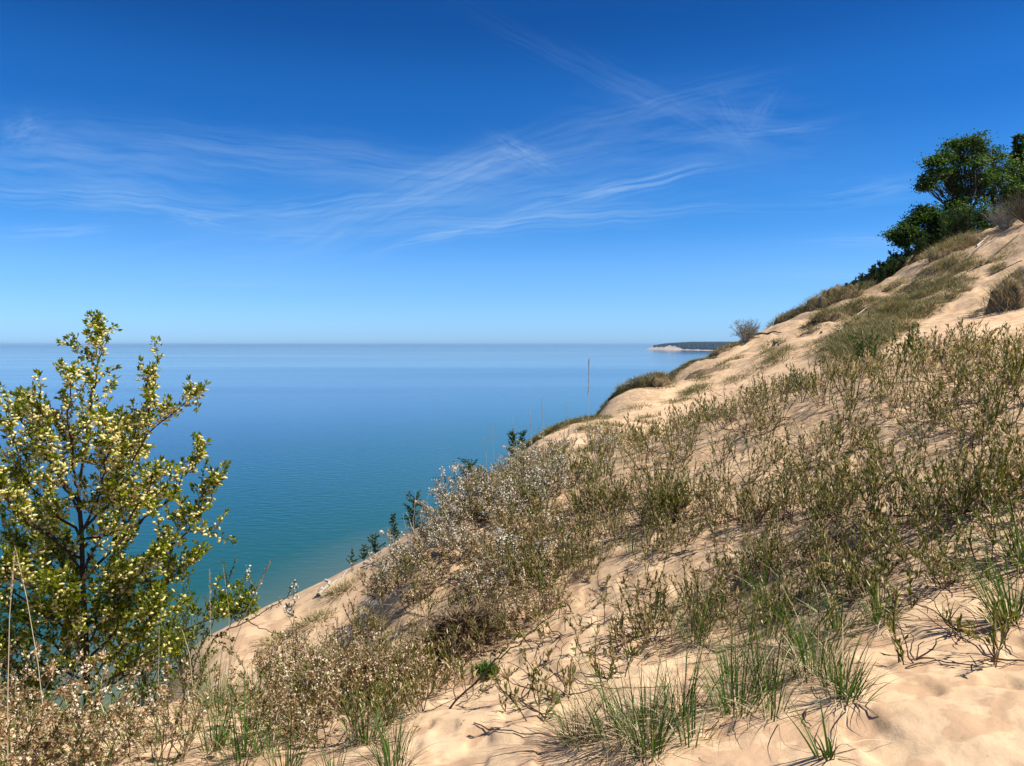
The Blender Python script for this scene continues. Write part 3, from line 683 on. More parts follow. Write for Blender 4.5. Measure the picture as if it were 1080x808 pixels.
# tall pale stalks
def stalk(pxs, Y, label, r=.0035, head=.0, m='straw', base=None):
    pts3 = [P(a, b, Y) for a, b in pxs]
    o_ = pts3[0].copy(); o_[2] = hz(o_[0], o_[1]) - .02
    pts3 = [o_] + pts3[1:]
    pl = []
    for a, b in zip(pts3[:-1], pts3[1:]):
        for t in np.linspace(0, 1, 5)[:-1]: pl.append(a + (b - a) * t)
    pl.append(pts3[-1]); pl = np.array(pl) - o_
    root = empty('tall_grass_stalk', o_)
    mb = MB(); tube(mb, pl, r, r * .45, 4, .9); mb.build('stem', M[m], root)
    if head:
        gg = np.random.default_rng(int(pxs[0][0])); k = 70; L = np.linalg.norm(pl[-1] - pl[-4]); t = gg.uniform(0, 1, k)[:, None]
        hb = MB(); leaves(hb, pl[-4] + (pl[-1] - pl[-4]) * t, unit(pl[-1] - pl[-4]) + gg.normal(scale=.22, size=(k, 3)), head * 2.5, head * .6, gg.uniform(.6, 1, k), g=gg)
        hb.build('seed_head', M[m], root)
    bb = MB(); gg = np.random.default_rng(int(pxs[0][0]) + 5); k = 7
    blades(bb, np.zeros((k, 3)), np.stack([gg.normal(size=k) * .5, gg.normal(size=k) * .5, np.ones(k)], 1), gg.uniform(.15, .3, k), .004, gg.uniform(.2, 1, k), gg.uniform(.4, 1, k), 5, gg); bb.build('blade', M['straw'], root)
    tag(root, label, 'grass stalk')
stalk([(238, 735), (243, 690), (260, 645), (286, 590)], 4.4, 'long pale stalk leaning right over the sandy shoulder', .0034, .010)
stalk([(221, 740), (222, 680), (221, 600)], 4.5, 'upright pale stalk just left of the leaning stalk', .003, .010)
stalk([(245, 740), (241, 640), (235, 595)], 4.6, 'thin curved stalk right of the upright pale stalk', .002)
stalk([(7, 800), (8, 740), (10, 650), (15, 585)], 3.3, 'tallest straw stalk at the left edge in front of the willow', .0035, .008)
stalk([(52, 795), (40, 700), (28, 630), (16, 578)], 3.5, 'straw stalk leaning left in front of the willow', .003, .006)
stalk([(165, 790), (167, 720), (168, 660)], 4.0, 'short straw stalk in the grass at the willow foot', .0028)
stalk([(205, 745), (200, 690), (192, 664)], 4.4, 'stout straw stalk at the end of the sandy shoulder', .004)
stalk([(621, 478), (620, 430), (621, 380)], 8.6, 'tall whitish feathery stalk standing up against the lake', .0035, .012, 'straw')
for k_, (a, b, c, d_) in enumerate([(603, 480, 597, 425), (575, 492, 571, 420), (560, 498, 559, 432), (548, 505, 541, 440), (521, 515, 519, 447), (514, 518, 511, 462), (588, 488, 598, 440)]):
    stalk([(a, b), ((a + c) / 2 + .7, (b + d_) / 2), (c, d_)], 8.4, 'thin wispy stalk %s the tall feathery stalk on the brow' % ['beside', 'left of', 'leftward of', 'well left of', 'far left of', 'furthest left of', 'leaning toward'][k_], .0028, .006)
# woody arching stem by the sandy shoulder, pale bare forked shoots on the brow
def woody(name, lines, Y, label, cat, r0=.008, mt='stem', bl=None, lfs=0, dy=.0):
    base = P(*lines[0][0], Y); base[2] = min(base[2], hz(base[0], base[1]) - .02) if lines[0][0][1] > 0 else base[2]
    root = empty(name, base); mb = MB(); fb = MB(); bb = MB(); gg = np.random.default_rng(len(label))
    for li, ln in enumerate(lines):
        p = np.array([P(a, b, Y + dy * i * (1 if li % 2 else -1)) for i, (a, b) in enumerate(ln)]) - base
        if li == 0: p[0] = 0
        q = np.array([p[int(t)] + (p[min(int(t) + 1, len(p) - 1)] - p[int(t)]) * (t - int(t)) for t in np.linspace(0, len(p) - 1, 4 * len(p))])
        q[1:-1] += gg.normal(scale=.006, size=(len(q) - 2, 3))
        tube(mb, q, r0 * (1 if li == 0 else .6), r0 * .25, 5, gg.uniform(.2, .9))
        if lfs:
            k = lfs; t = gg.integers(len(q) // 2, len(q), k); leaves(fb, q[t], gg.normal(size=(k, 3)) + [0, 0, .4], gg.uniform(.02, .03, k), .012, gg.uniform(0, .55, k), g=gg)
        if bl:
            k = bl; t = gg.integers(len(q) * 2 // 3, len(q), k); leaves(bb, q[t] + gg.normal(scale=.012, size=(k, 3)), gg.normal(size=(k, 3)), .017, .014, gg.uniform(.4, 1, k), g=gg)
    mb.build('branch', M[mt], root)
    if lfs: fb.build('foliage', M['herb_leaf'], root)
    if bl: bb.build('blossom', M['white_bloom'], root)
    return tag(root, label, cat)
woody('arching_shrub', [[(205, 720), (222, 675), (262, 655), (296, 636), (311, 618)], [(262, 655), (285, 668), (318, 672)], [(240, 665), (250, 640), (275, 615)], [(250, 660), (268, 630), (262, 600)]], 5.0, 'thin arching shrub with a few blossoms over the sandy shoulder', 'shrub', .006, 'stem', 14, 22)
woody('blossom_sprig', [[(309, 720), (308, 670), (310, 640), (311, 615)], [(309, 660), (303, 640)]], 5.0, 'upright blossom tipped sprig standing in front of the sandy shoulder', 'sprig', .004, 'stem', 50, 25)
woody('dead_branch', [[(437, 590), (436, 560), (438, 518)], [(436, 560), (428, 540)], [(440, 585), (444, 550), (451, 523)], [(434, 590), (425, 540)]], 7.3, 'pale bare forked dead branch standing on the brow below the small juniper', 'dead branch', .007, 'silver')
woody('blossom_branch', [[(478, 545), (472, 530), (470, 510), (466, 495)], [(474, 530), (464, 520), (458, 516)], [(472, 515), (480, 500), (478, 492)]], 8.0, 'blossoming branch hanging out over the lake from the brow', 'branch', .007, 'dark_wood', 90, 5)
woody('bare_shrub', [[(440, 785), (480, 740), (520, 700), (545, 680), (590, 640)], [(480, 740), (478, 715), (490, 670)], [(500, 722), (530, 690), (548, 668)], [(470, 750), (500, 735), (535, 715)]], 3.45, 'grey branching twig shrub lying up the open sand', 'shrub', .006, 'dark_wood', None, 14, .05)

# ------------------------------------------------------------------ flowering willow on the left
def willow():
    g = np.random.default_rng(11); Y0 = 4.75
    base = P(92, 800, Y0); base[2] = hz(base[0], base[1]) - .05
    root = empty('willow_shrub', base)
    def W3(px, py, dy=0): return P(px, py, Y0 + dy) - base
    trunk = np.array([[0, 0, 0], W3(92, 700), W3(88, 620), W3(86, 560), W3(83, 525)])
    mb = MB(); tube(mb, trunk, .020, .012, 7, .2); mb.build('trunk', M['willow_bark'], root)
    B = [ # pixel polyline, depth drift, catkin richness
     ([(83,525),(76,486),(74,433),(72,392)], -.1, 1), ([(88,535),(119,495),(145,465),(160,430),(166,380)], .05, 1),
     ([(83,525),(95,448),(99,406),(102,378),(106,347)], .15, .9), ([(86,560),(122,525),(138,489),(165,448),(198,422)], -.2, 1),
     ([(90,610),(135,560),(162,540),(182,522),(208,484)], .25, 1), ([(92,660),(150,600),(195,565),(220,530),(228,510)], .1, .7),
     ([(83,540),(60,500),(45,460),(42,420)], -.2, 1), ([(86,570),(33,513),(15,470),(10,450)], .1, 1),
     ([(88,590),(40,560),(0,520),(-40,480)], -.15, 1), ([(90,620),(30,590),(-20,560),(-60,520)], .2, .9),
     ([(92,680),(40,640),(-10,610),(-50,600)], -.25, .5), ([(92,700),(140,650),(180,610),(205,590)], .3, .45),
     ([(93,720),(60,680),(30,660),(5,640)], .3, .25), ([(93,720),(120,690),(150,670),(170,640)], -.25, .3),
     ([(90,640),(75,600),(50,570),(30,550)], .4, .6), ([(86,560),(105,520),(110,480),(128,440)], -.35, 1),
     ([(86,570),(125,560),(150,530),(160,505)], -.4, .9), ([(93,730),(170,680),(215,655),(260,640)], .1, .2),
     ([(93,735),(40,720),(0,700),(-40,690)], .1, .2), ([(93,720),(85,690),(70,650),(60,620)], -.45, .35),
     ([(93,735),(130,715),(160,700),(185,690)], .35, .15), ([(90,650),(110,620),(120,590),(130,570)], .45, .5),
     ([(92,690),(70,640),(50,610),(20,600)], .2, .5), ([(92,680),(120,640),(140,610),(170,590)], -.2, .6), ([(93,720),(50,700),(20,690),(0,680)], -.3, .3), ([(93,710),(120,670),(135,640),(140,610)], .2, .4), ([(92,660),(60,620),(30,620),(0,600)], -.5, .7),
     ([(90,640),(60,590),(50,550),(55,510)], .5, .8), ([(90,600),(110,560),(125,540),(150,530)], .35, .9),
     ([(86,600),(60,570),(20,540),(-10,500)], -.4, .9), ([(83,530),(50,480),(22,445),(20,432)], .3, 1)]
    for pl, dy, rich in B:
        p = np.array([W3(a, b, dy * i / 3) for i, (a, b) in enumerate(pl)])
        ts = np.linspace(0, len(p) - 1, 16)
        # smooth (Catmull-like) by averaging
        q = np.array([[np.interp(t, range(len(p)), p[:, c]) for c in range(3)] for t in ts]); q[1:-1] = (q[:-2] + 2 * q[1:-1] + q[2:]) / 4 + g.normal(scale=.008, size=(14, 3))
        wood, lf, ck = MB(), MB(), MB()
        tube(wood, q, .009, .0025, 5, .4)
        Ltot = np.linalg.norm(np.diff(q, axis=0), axis=1).sum()
        twigs = [q[-5:]]
        for k in range(int(Ltot * (17 if rich > .75 else 28)) + 6):
            j = g.integers(2, 16); a = q[j]; dirm = unit(q[min(j + 1, 15)] - q[j - 1])
            e = unit(dirm * .6 + g.normal(scale=.6, size=3) + [0, 0, .5]); l = g.uniform(.07, .30) * (.55 if j > 12 else 1)
            t2 = wander(a, e, l, 4, .14, .08, g); tube(wood, t2, .003, .0012, 3, .6); twigs.append(t2)
            if g.uniform() < .6:
                t3 = wander(t2[2], unit(e + g.normal(scale=.7, size=3)), l * .6, 3, .15, .1, g); tube(wood, t3, .002, .001, 3, .6); twigs.append(t3)
        for t2 in twigs:
            l = np.linalg.norm(t2[-1] - t2[0]); m = int(l * 66) + 5; n2 = len(t2)
            tt = g.uniform(.15, 1.0, m) ** .7 * (n2 - 1); j = np.clip(tt.astype(int), 0, n2 - 2); c = t2[j] + (t2[j + 1] - t2[j]) * (tt - j)[:, None]
            c = c + g.normal(scale=.011, size=(m, 3)); dd = unit(t2[-1] - t2[0]) * .6 + g.normal(scale=.6, size=(m, 3)) + [0, 0, .25]
            tone = g.uniform(-.15, .2)
            leaves(lf, c, dd, g.uniform(.020, .042, m), g.uniform(.012, .021, m), np.clip(g.uniform(.05, .8, m) + tone + .12 * rich, 0, 1), .25, g)
            # rosette at the tip
            leaves(lf, np.tile(t2[-1], (6, 1)), unit(t2[-1] - t2[-2]) + g.normal(scale=.35, size=(6, 3)), g.uniform(.03, .045, 6), .013, g.uniform(.2, .9, 6), .25, g)
            k = int(m * .85 * rich * g.uniform(.4, 1.3))
            tt = g.uniform(.1, .9, k) * (n2 - 1); j = np.clip(tt.astype(int), 0, n2 - 2); c = t2[j] + (t2[j + 1] - t2[j]) * (tt - j)[:, None]
            dd = g.normal(size=(k, 3)) * [1, 1, .5] + [0, 0, .15]; off_ = unit(dd) * .012
            ovals(ck, c + off_, dd, g.uniform(.022, .040, k), g.uniform(.012, .017, k), g.uniform(0, 1, k), g)
        b = wood.build('branch', M['willow_bark'], root); lf.build('foliage', M['willow_leaf'], b)
        if ck.n: tag(ck.build('catkin', M['catkin'], b), kind='stuff')
    tag(root, 'large yellow green willow shrub covered in cream catkins rising against the lake', 'shrub')
willow()
# second low bush behind the willow's right foot
def low_bush(px, py, Y, h, w, seed, label, nst=9, mt='willow_leaf', z=None, name='low_bush', lsz=1.0, dense=70, at=None):
    g = np.random.default_rng(seed); base = P(px, py, Y) if at is None else np.array(at)
    if z is None: base[2] = hz(base[0], base[1]) - .05
    root = empty(name, base); wood, lf = MB(), MB()
    for i in range(nst):
        a = g.uniform(0, 6.28); s = g.uniform(.1, 1) * w / h
        q = wander([0, 0, 0], [math.cos(a) * s, math.sin(a) * s, 1], h * g.uniform(.6, 1.1), 6, .12, .02, g); tube(wood, q, .007 * lsz, .002 * lsz, 4, .5)
        for k in range(10):
            j = g.integers(2, 7); e = unit(unit(q[-1] - q[0]) + g.normal(scale=.7, size=3)); l = h * g.uniform(.12, .3)
            t2 = wander(q[j], e, l, 3, .15, .05, g); tube(wood, t2, .003 * lsz, .001 * lsz, 3, .5)
            m = int(l / h * dense) + 3; tt = g.uniform(.1, 1, m)[:, None]
            leaves(lf, t2[0] + (t2[-1] - t2[0]) * tt, e + g.normal(scale=.6, size=(m, 3)), g.uniform(.02, .035, m) * lsz, g.uniform(.01, .016, m) * lsz, g.uniform(0, .8, m), g=g)
    wood.build('stem', M['willow_bark'], root); lf.build('foliage', M[mt], root)
    return tag(root, label, 'shrub')
low_bush(200, 740, 5.6, 1.0, .5, 21, 'loose low bush of thin twigs on the right side of the willow')
low_bush(150, 760, 5.4, .9, .5, 22, 'dark leafy low bush under the right side of the willow', 12)
low_bush(30, 765, 5.3, 1.0, .6, 23, 'dark leafy low bush under the left side of the willow', 12)

# ------------------------------------------------------------------ things on the spur
def hummock(px, py, w, h, seed, label, blade=.22, n=420, Y=None, tone=(0, 1), sod=.5, mt='hill_grass', name='grass_hummock', cat='grass clump', group=None, at=None):
    """rounded sod-topped clump of dune grass, w and h in metres"""
    g = np.random.default_rng(seed); p = G(px, py) if Y is None else P(px, py, Y)
    if at is not None: p = np.array(at)
    if np.isnan(p[0]): p = crest(px)
    p[2] = hz(p[0], p[1]); root = empty(name, p)
    # surface gradient so that the clump lies on the slope
    e = .5; sx = (hz(p[0] + e, p[1]) - hz(p[0] - e, p[1])) / (2 * e); sy = (hz(p[0], p[1] + e) - hz(p[0], p[1] - e)) / (2 * e)
    # dome
    nu, nv = 34, 13; th = np.linspace(0, 2 * math.pi, nu, endpoint=False); ph = np.linspace(-.18, 1, nv)
    rr = .86 * np.cos(ph * math.pi / 2)[None] * (.9 + .75 * fbm(np.cos(th) * 1.9 + seed, np.sin(th) * 1.9, 3))[:, None]
    x = np.cos(th)[:, None] * rr * w / 2; y = np.sin(th)[:, None] * rr * w * .38
    z = np.sin(ph * math.pi / 2)[None] * h * sod + x * sx + y * sy - .08 + 0 * x
    z = z + .55 * h * fbm(x * 4.5 + seed, y * 4.5, 4)
    mb = MB(); i = np.arange(nu * nv).reshape(nu, nv); nx_ = np.roll(i, -1, 0)
    mb.add(np.stack([x, y, z], -1).reshape(-1, 3), np.stack([i[:, :-1], nx_[:, :-1], nx_[:, 1:], i[:, 1:]], -1).reshape(-1, 4), .4); mb.build('sod', M['sod'], root, smooth=True)
    n = int(n * 1.5); gr = MB(); a = g.uniform(0, 6.28, n); q = g.uniform(0, 1, n) ** .5 * 1.22; n_ = n
    bx, by = np.cos(a) * q * w / 2, np.sin(a) * q * w * .38; bz = np.sqrt(np.clip(1 - (q / 1.1) ** 2, 0, 1)) * h * sod + bx * sx + by * sy - .05
    d = np.stack([np.cos(a) * q * .8 + g.normal(scale=.35, size=n), np.sin(a) * q * .8 + g.normal(scale=.35, size=n), np.ones(n)], 1)
    blades(gr, np.stack([bx, by, bz], 1), d, blade * g.uniform(.5, 1.2, n), g.uniform(.008, .018, n), g.uniform(.2, 1.1, n), tone[0] + (tone[1] - tone[0]) * g.uniform(0, 1, n), 3, g)
    gr.build('grass_blade', M[mt], root)
    return tag(root, label, cat, group)
hummock(690, 412, 1.1, .42, 31, 'dark rounded overhanging sod clump on the brow where the lake meets the slope', .15, 900, sod=.85, tone=(.1, .95), at=crest(690, .3))
hummock(668, 430, .9, .35, 30, 'small sod shelf just below the dark rounded sod clump', .2, 500, sod=.7, at=crest(668, .2))
hummock(738, 397, 1.5, .20, 32, 'flat brown fallen sod lump lying on the bare sand', .08, 200, tone=(.3, 1), sod=.9, name='sod_lump', cat='sod lump')
hummock(757, 384, 1.1, .35, 33, 'brown sod clump just above the flat fallen sod lump', .2, 400, at=crest(757, .8), tone=(.1, 1), sod=.9)
for k_, (a, b, w_, hh) in enumerate([(850, 333, 1.8, .5), (872, 323, 1.9, .6), (893, 314, 1.7, .5), (912, 305, 1.8, .6), (930, 298, 2.0, .7), (948, 291, 2.0, .7), (966, 283, 2.0, .6), (830, 345, 1.3, .4), (880, 335, 1.2, .35), (905, 325, 1.3, .3)]):
    hummock(a, b, w_ * 1.2, hh * 1.3, 40 + k_, 'grassy sod clump along the skyline of the dune below the trees', .32, 800, at=crest(a, .5) if k_ < 8 else None, sod=.6, group='grassy clumps on the dune skyline')
# strip of low green plants on the lower brow
for k_, a in enumerate(list(range(560, 702, 10)) + list(range(702, 775, 8))):
    b_ = 0; hummock(a, b_, .5 + .35 * math.sin(a * 1.7) ** 2, .16, 60 + k_, 'low green plant cushion along the brow against the lake', .12, 380, at=crest(a, .25), tone=(0, .85), group='low green cushions on the lower brow')
# the broad grassy patch in the middle of the spur
gg = np.random.default_rng(9); used = []
poly = [(878,372),(884,352),(905,338),(935,318),(975,298),(1005,288),(1018,300),(990,322),(960,340),(935,362),(905,380)]
for k in range(900):
    a, b = gg.uniform(870, 1025), gg.uniform(280, 385)
    if not inpoly(np.array([a]), np.array([b]), poly)[0]: continue
    if any(abs(a - c) < 9 and abs(b - d_) < 5 for c, d_ in used): continue
    used.append((a, b)); hummock(a, b, gg.uniform(.7, 1.2), .22, 2000 + k, 'dry grass clump in the broad patch on the sandy spur', .30, 260, tone=(.0, 1), group='grass clumps in the broad patch on the spur')
print('patch', len(used))
for k_, (a, b, w_, hh, lb) in enumerate([(1072, 322, 1.6, .8, 'brown brushy clump at the right edge halfway up the spur'), (1090, 312, 1.8, .9, 'brown brushy clump cut by the right edge of the view'), (995, 270, 1.5, .4, 'dry grassy clump at the foot of the trees'), (1012, 262, 1.6, .4, 'dry grassy clump right below the trees'), (1000, 283, 1.3, .3, 'small dry clump on the sand below the trees'), (940, 332, 1.0, .3, 'dark little clump near the top of the broad grassy patch')]):
    hummock(a, b, w_, hh, 3000 + k_, lb, .4, 600, tone=(.35, 1), sod=.8)
gg = np.random.default_rng(18)
for k in range(26):
    a = gg.uniform(610, 790); b = np.interp(a, [600, 640, 700, 760, 800], [470, 446, 418, 388, 372]) + gg.uniform(-6, 22)
    hummock(a, b, gg.uniform(.25, .7), .12, 5600 + k, 'little dry tuft on the bare sand near the lower brow', .18, 110, tone=(.1, 1), sod=.4, group='little dry tufts near the lower brow')
gg = np.random.default_rng(19)
for k in range(46):
    a, b = gg.uniform(800, 1075), 0; b = np.interp(a, [800, 850, 900, 950, 1000, 1075], [356, 338, 318, 294, 270, 245]) + gg.uniform(3, 34)
    hummock(a, b, gg.uniform(.35, .9), .16, 5000 + k, 'small dry grass clump scattered down the sandy spur', .24, 130, tone=(.2, 1), sod=.5, group='small dry clumps on the sandy spur')
hummock(484, 688, .50, .26, 34, 'dark tangled root clump hanging over the small sandy hollow', .16, 700, tone=(0, .55), sod=.9, mt='straw', name='root_clump', cat='root clump')
# grey twiggy bush on the brow above the horizon
def twig_bush(px, py, Y, h, w, seed, label, n=60, mt='stem', leafy=200):
    g = np.random.default_rng(seed); p = P(px, py, Y); p[2] = hz(p[0], p[1]) - .05; root = empty('twiggy_bush', p); mb, lf = MB(), MB()
    for i in range(n):
        a = g.uniform(0, 6.28); s = g.uniform(0, 1) ** .7 * w / h
        q = wander([math.cos(a) * w * .1, math.sin(a) * w * .1, 0], [math.cos(a) * s, math.sin(a) * s, 1], h * g.uniform(.5, 1.05), 5, .14, .03, g); tube(mb, q, .008, .004, 3, g.uniform(0, 1))
        for k in range(4):
            j = g.integers(2, 5); t2 = wander(q[j], unit(q[-1] - q[0]) + g.normal(scale=.6, size=3), h * .25, 2, .1, 0, g); tube(mb, t2, .005, .003, 3, g.uniform(0, 1))
            m = max(1, leafy // n); leaves(lf, t2[1] + g.normal(scale=.03, size=(m, 3)), g.normal(size=(m, 3)), .035, .02, g.uniform(0, .7, m), g=g)
    mb.build('stem', M[mt], root); lf.build('foliage', M['hill_grass'], root); return tag(root, label, 'shrub')
twig_bush(787, 362, crest(787)[1] - .3, .95, .75, 71, 'grey twiggy round bush standing on the brow at the horizon', 90, 'silver', 500)
twig_bush(836, 408, 9.8, .35, .3, 72, 'grey twiggy bush at the top left of the mound crest', 60, 'silver', 300)
# small green bushes half way up behind the mound
low_bush(917, 368, 15, .75, .4, 81, 'small bright green bush behind the mound crest', 9, 'tree_leaf', lsz=1.5, dense=60)
low_bush(952, 364, 15.5, .75, .6, 82, 'wider bright green bush right of the small green bush', 12, 'tree_leaf', lsz=1.5, dense=60)
# young conifers along the lake side brow
def conifer(px, py, Y, h, w, seed, label, name='young_conifer', n=90, lean=(0, 0), cat='conifer', up=0.15):
    g = np.random.default_rng(seed)
    if Y is None: p = crest(px, -.1); H = h + .12; p[2] -= .05; h = h * .97 + .06
    else: p = P(px, py, Y); gz = hz(p[0], p[1]); top = p[2] + h; p[2] = gz - .05; H = top - p[2]
    root = empty(name, p); tk, lf = MB(), MB()
    tr = np.array([[lean[0] * t * H, lean[1] * t * H, H * t] for t in np.linspace(0, 1, 6)]); tube(tk, tr, .016 * h + .004, .004, 5, .4)
    for i in range(n):
        t = g.uniform(max(0.05, 1 - h / H * 1.0), .98); c = np.array([lean[0] * t * H, lean[1] * t * H, H * t]); a = g.uniform(0, 6.28); rr = w * (1 - max(0, (t - (1 - h / H)) / (h / H)) * (.92 if h > 2 else .5)) * g.uniform(.3, 1.15)
        q = c + np.array([math.cos(a) * rr, math.sin(a) * rr, rr * (up + (.35 if h < 2 else 0) + g.normal() * (.15 if h > 2 else .45))]); tube(tk, [c, (c + q) / 2, q], .004, .002, 3, .4)
        m = int(rr / h * 60) + 8; tt = g.uniform(.05, 1.05, m)[:, None]
        leaves(lf, c + (q - c) * tt, unit(q - c) + g.normal(scale=.55, size=(m, 3)), h * .06 * g.uniform(.7, 1.2, m) + .008, h * .022 + .006, g.uniform(0, 1, m), g=g)
    tk.build('trunk', M['willow_bark'], root); lf.build('crown', M['conifer'], root); return tag(root, label, cat)
conifer(436, 545, None, .42, .22, 91, 'small flat topped juniper standing out over the lake below the brow', n=45, up=.3)
conifer(417, 556, None, .32, .09, 92, 'thin leaning conifer seedling left of the small juniper', n=40, lean=(-.12, 0))
conifer(495, 505, None, .36, .24, 93, 'dark bushy juniper on the brow right of the blossoming branch', n=60)
conifer(541, 492, None, .40, .14, 94, 'narrow dark juniper on the brow below the wispy stalks', n=60)
conifer(551, 492, None, .28, .14, 95, 'small dark juniper just right of the narrow juniper', n=40)
conifer(394, 580, None, .20, .13, 96, 'tiny green conifer at the top of the sandy shoulder', n=30)
conifer(382, 586, None, .15, .12, 97, 'smallest dark conifer seedling left of the tiny green conifer', n=24)
conifer(369, 600, None, .14, .07, 98, 'short dark conifer stub on the lake edge of the sandy shoulder', n=20)
# dry tufts on the sandy shoulder
for k_, (a, b, lb) in enumerate([(362, 622, 'dry brown tuft at the roots of the driftwood'), (334, 655, 'dry brown tuft in the middle of the sandy shoulder'), (292, 680, 'flat grey brown tuft low on the sandy shoulder')]):
    hummock(a, b, .40, .10, 4000 + k_, lb, .16, 260, tone=(.55, 1), sod=.4)
# bleached driftwood
def driftwood(lines, name, label, mt='silver', r0=.03, lift=.03):
    ps = [G(a, b) for a, b in lines[0]]; base = ps[0].copy(); root = empty(name, base)
    for li, ln in enumerate(lines):
        mb = MB(); p = []
        for (a, b) in ln:
            q = G(a, b); q[2] += lift; p.append(q)
        p = np.array(p) - base; q = np.array([[np.interp(t, range(len(p)), p[:, c]) for c in range(3)] for t in np.linspace(0, len(p) - 1, 8)]); gg = np.random.default_rng(li + len(label)); q[1:-1] += gg.normal(scale=r0 * .5, size=(6, 3))
        tube(mb, q, r0 * (.7 ** li), r0 * .35 * (.7 ** li), 6, gg.uniform(.2, 1)); mb.build('limb' if li else 'log', M[mt], root, smooth=True)
    return tag(root, label, 'driftwood')
driftwood([[(336, 632), (350, 617), (372, 602)], [(346, 622), (341, 613), (338, 612)], [(340, 628), (332, 633)]], 'driftwood_branch', 'bleached grey driftwood branch on the sandy shoulder above the lake', r0=.035)
driftwood([[(384, 597), (396, 596)], [(388, 597), (392, 593)]], 'driftwood_branch', 'short grey driftwood piece near the top of the sandy shoulder', r0=.02)
for k_, ln in enumerate([[(1008, 285), (1030, 268), (1052, 252)], [(1020, 290), (1048, 270), (1075, 250)], [(1035, 284), (1060, 262), (1078, 244)], [(884, 350), (900, 336), (918, 324)], [(866, 352), (884, 340), (896, 327)], [(1015, 278), (1040, 258), (1050, 250)], [(1030, 262), (1050, 243), (1065, 232)], [(930, 310), (950, 303)], [(1045, 292), (1078, 276)], [(1000, 262), (1022, 254)]]):
    driftwood([ln], 'fallen_branch', 'weathered dark fallen branch lying down the sand below the trees', 'dark_wood' if k_ % 3 else 'silver', r0=.035, lift=.03)['group'] = 'fallen branches on the upper spur'
twig_bush(1060, 262, 32, 1.3, 1.2, 73, 'tangle of grey bare brushwood right below the trees', 120, 'silver', 100)
twig_bush(1085, 250, 31, 1.5, 1.3, 74, 'tangle of bare brushwood at the right edge below the trees', 120, 'dark_wood', 100)
# rooted snags on the sand by the brow
driftwood([[(792, 358), (812, 352), (824, 353)]], 'fallen_branch', 'dark root lying on the sand right of the twiggy bush', 'dark_wood', r0=.05, lift=.04)
driftwood([[(817, 362), (823, 366)]], 'fallen_branch', 'short dark stick on the sand near the dark root', 'dark_wood', r0=.05, lift=.04)

# ------------------------------------------------------------------ trees on the ridge
def tree(px, py, Y, lobes, seed, label, name='broadleaf_tree', trunkmat='birch', leafs=1.0, lm='tree_leaf', lsz=.12):
    g = np.random.default_rng(seed); p = P(px, py, Y); p[2] = hz(p[0], p[1]) - .1; root = empty(name, p)
    L3 = [(P(a, b, Y + dy) - p, rx / F * Y, ry / F * Y) for a, b, rx, ry, dy in lobes]
    cen = np.mean([l[0] for l in L3], 0)
    tk, lf = MB(), MB()
    fork = cen * [.45, .45, .38]
    q = np.array([[0, 0, 0], fork * .5 + g.normal(scale=.06, size=3), fork]); tube(tk, q, .14, .10, 7, .4)
    for c, rx, ry in L3:
        mid = fork + (c - fork) * .55 + g.normal(scale=.12, size=3) - [0, 0, .1]
        ql = np.array([fork, (fork + mid) / 2 + g.normal(scale=.06, size=3), mid, c]); tube(tk, ql, .05, .015, 5, g.uniform(0, .35) if g.uniform() < .8 else .9)
        nb = int(40 * leafs * max(.6, rx * ry))
        nb = max(nb, 24)
        for k in range(nb):
            u = unit(g.normal(size=3)); rad_ = g.uniform(.2, 1.1) ** .6 * (g.uniform(1.1, 1.6) if g.uniform() < .25 else 1)
            tip = c + u * np.array([rx, rx * .85, ry]) * rad_
            s = ql[g.integers(1, 4)] if rad_ > .5 else c
            m_ = (s + tip) / 2 + g.normal(scale=.08, size=3) + [0, 0, .05]; tube(tk, [s, m_, tip], .014, .005, 3, g.uniform(0, .4))
            # leaf spray: flattened clump round the twig end
            mm = int(g.integers(22, 62)); cl_ = tip + g.normal(size=(mm, 3)) * np.array([.14, .14, .05]) * g.uniform(.6, 1.5) + u * g.normal(size=(mm, 1)) * .12
            tone = g.uniform(-.25, .3)
            leaves(lf, cl_, g.normal(size=(mm, 3)) * [1, 1, .5] + u * .5, lsz * g.uniform(.6, 1.2, mm), lsz * .6, np.clip(g.uniform(.1, .8, mm) + tone, 0, 1), .2, g)
    tk.build('trunk', M[trunkmat], root); lf.build('crown', M[lm], root)
    return tag(root, label, 'tree')
tree(1030, 262, 36, [(1024,148,12,6,0),(1008,153,9,5,.3),(1034,156,9,6,.3),(993,165,9,4,0),(985,170,6,3,-.3),(990,182,9,4,-.3),(1012,166,12,6,.5),(1028,172,12,7,-.4),(980,190,5,4,-.4),(976,197,4,2,-.4),(1002,184,9,5,0),(1018,186,12,6,.4),(1006,198,9,6,0),(1024,202,10,6,.4),(1010,214,9,7,0),(1036,190,8,7,0)], 201, 'tallest leafy tree leaning left out of the ridge top')
tree(1050, 255, 37, [(1048,165,14,8,0),(1058,180,14,10,.4),(1045,190,14,10,-.3),(1038,208,16,11,.2),(1060,202,14,12,0)], 202, 'rounded green tree right of the tallest leaning tree')
tree(1085, 240, 37.5, [(1080,195,14,12,0),(1095,180,16,14,0),(1075,215,12,10,-.3),(1100,205,14,14,0)], 203, 'green tree cut by the right edge of the ridge')
tree(1000, 268, 35.3, [(956,243,7,3,-.4),(946,248,6,2.5,-.3),(952,255,4,2,-.3),(961,237,4,3,0),(975,224,9,4,.2),(984,229,8,4,0),(970,231,6,3,0),(970,252,5,3,0),(990,236,8,6,0),(982,247,7,5,.2)], 204, 'small tree stretching flat branches left out over the skyline', leafs=1.6, lsz=.12)
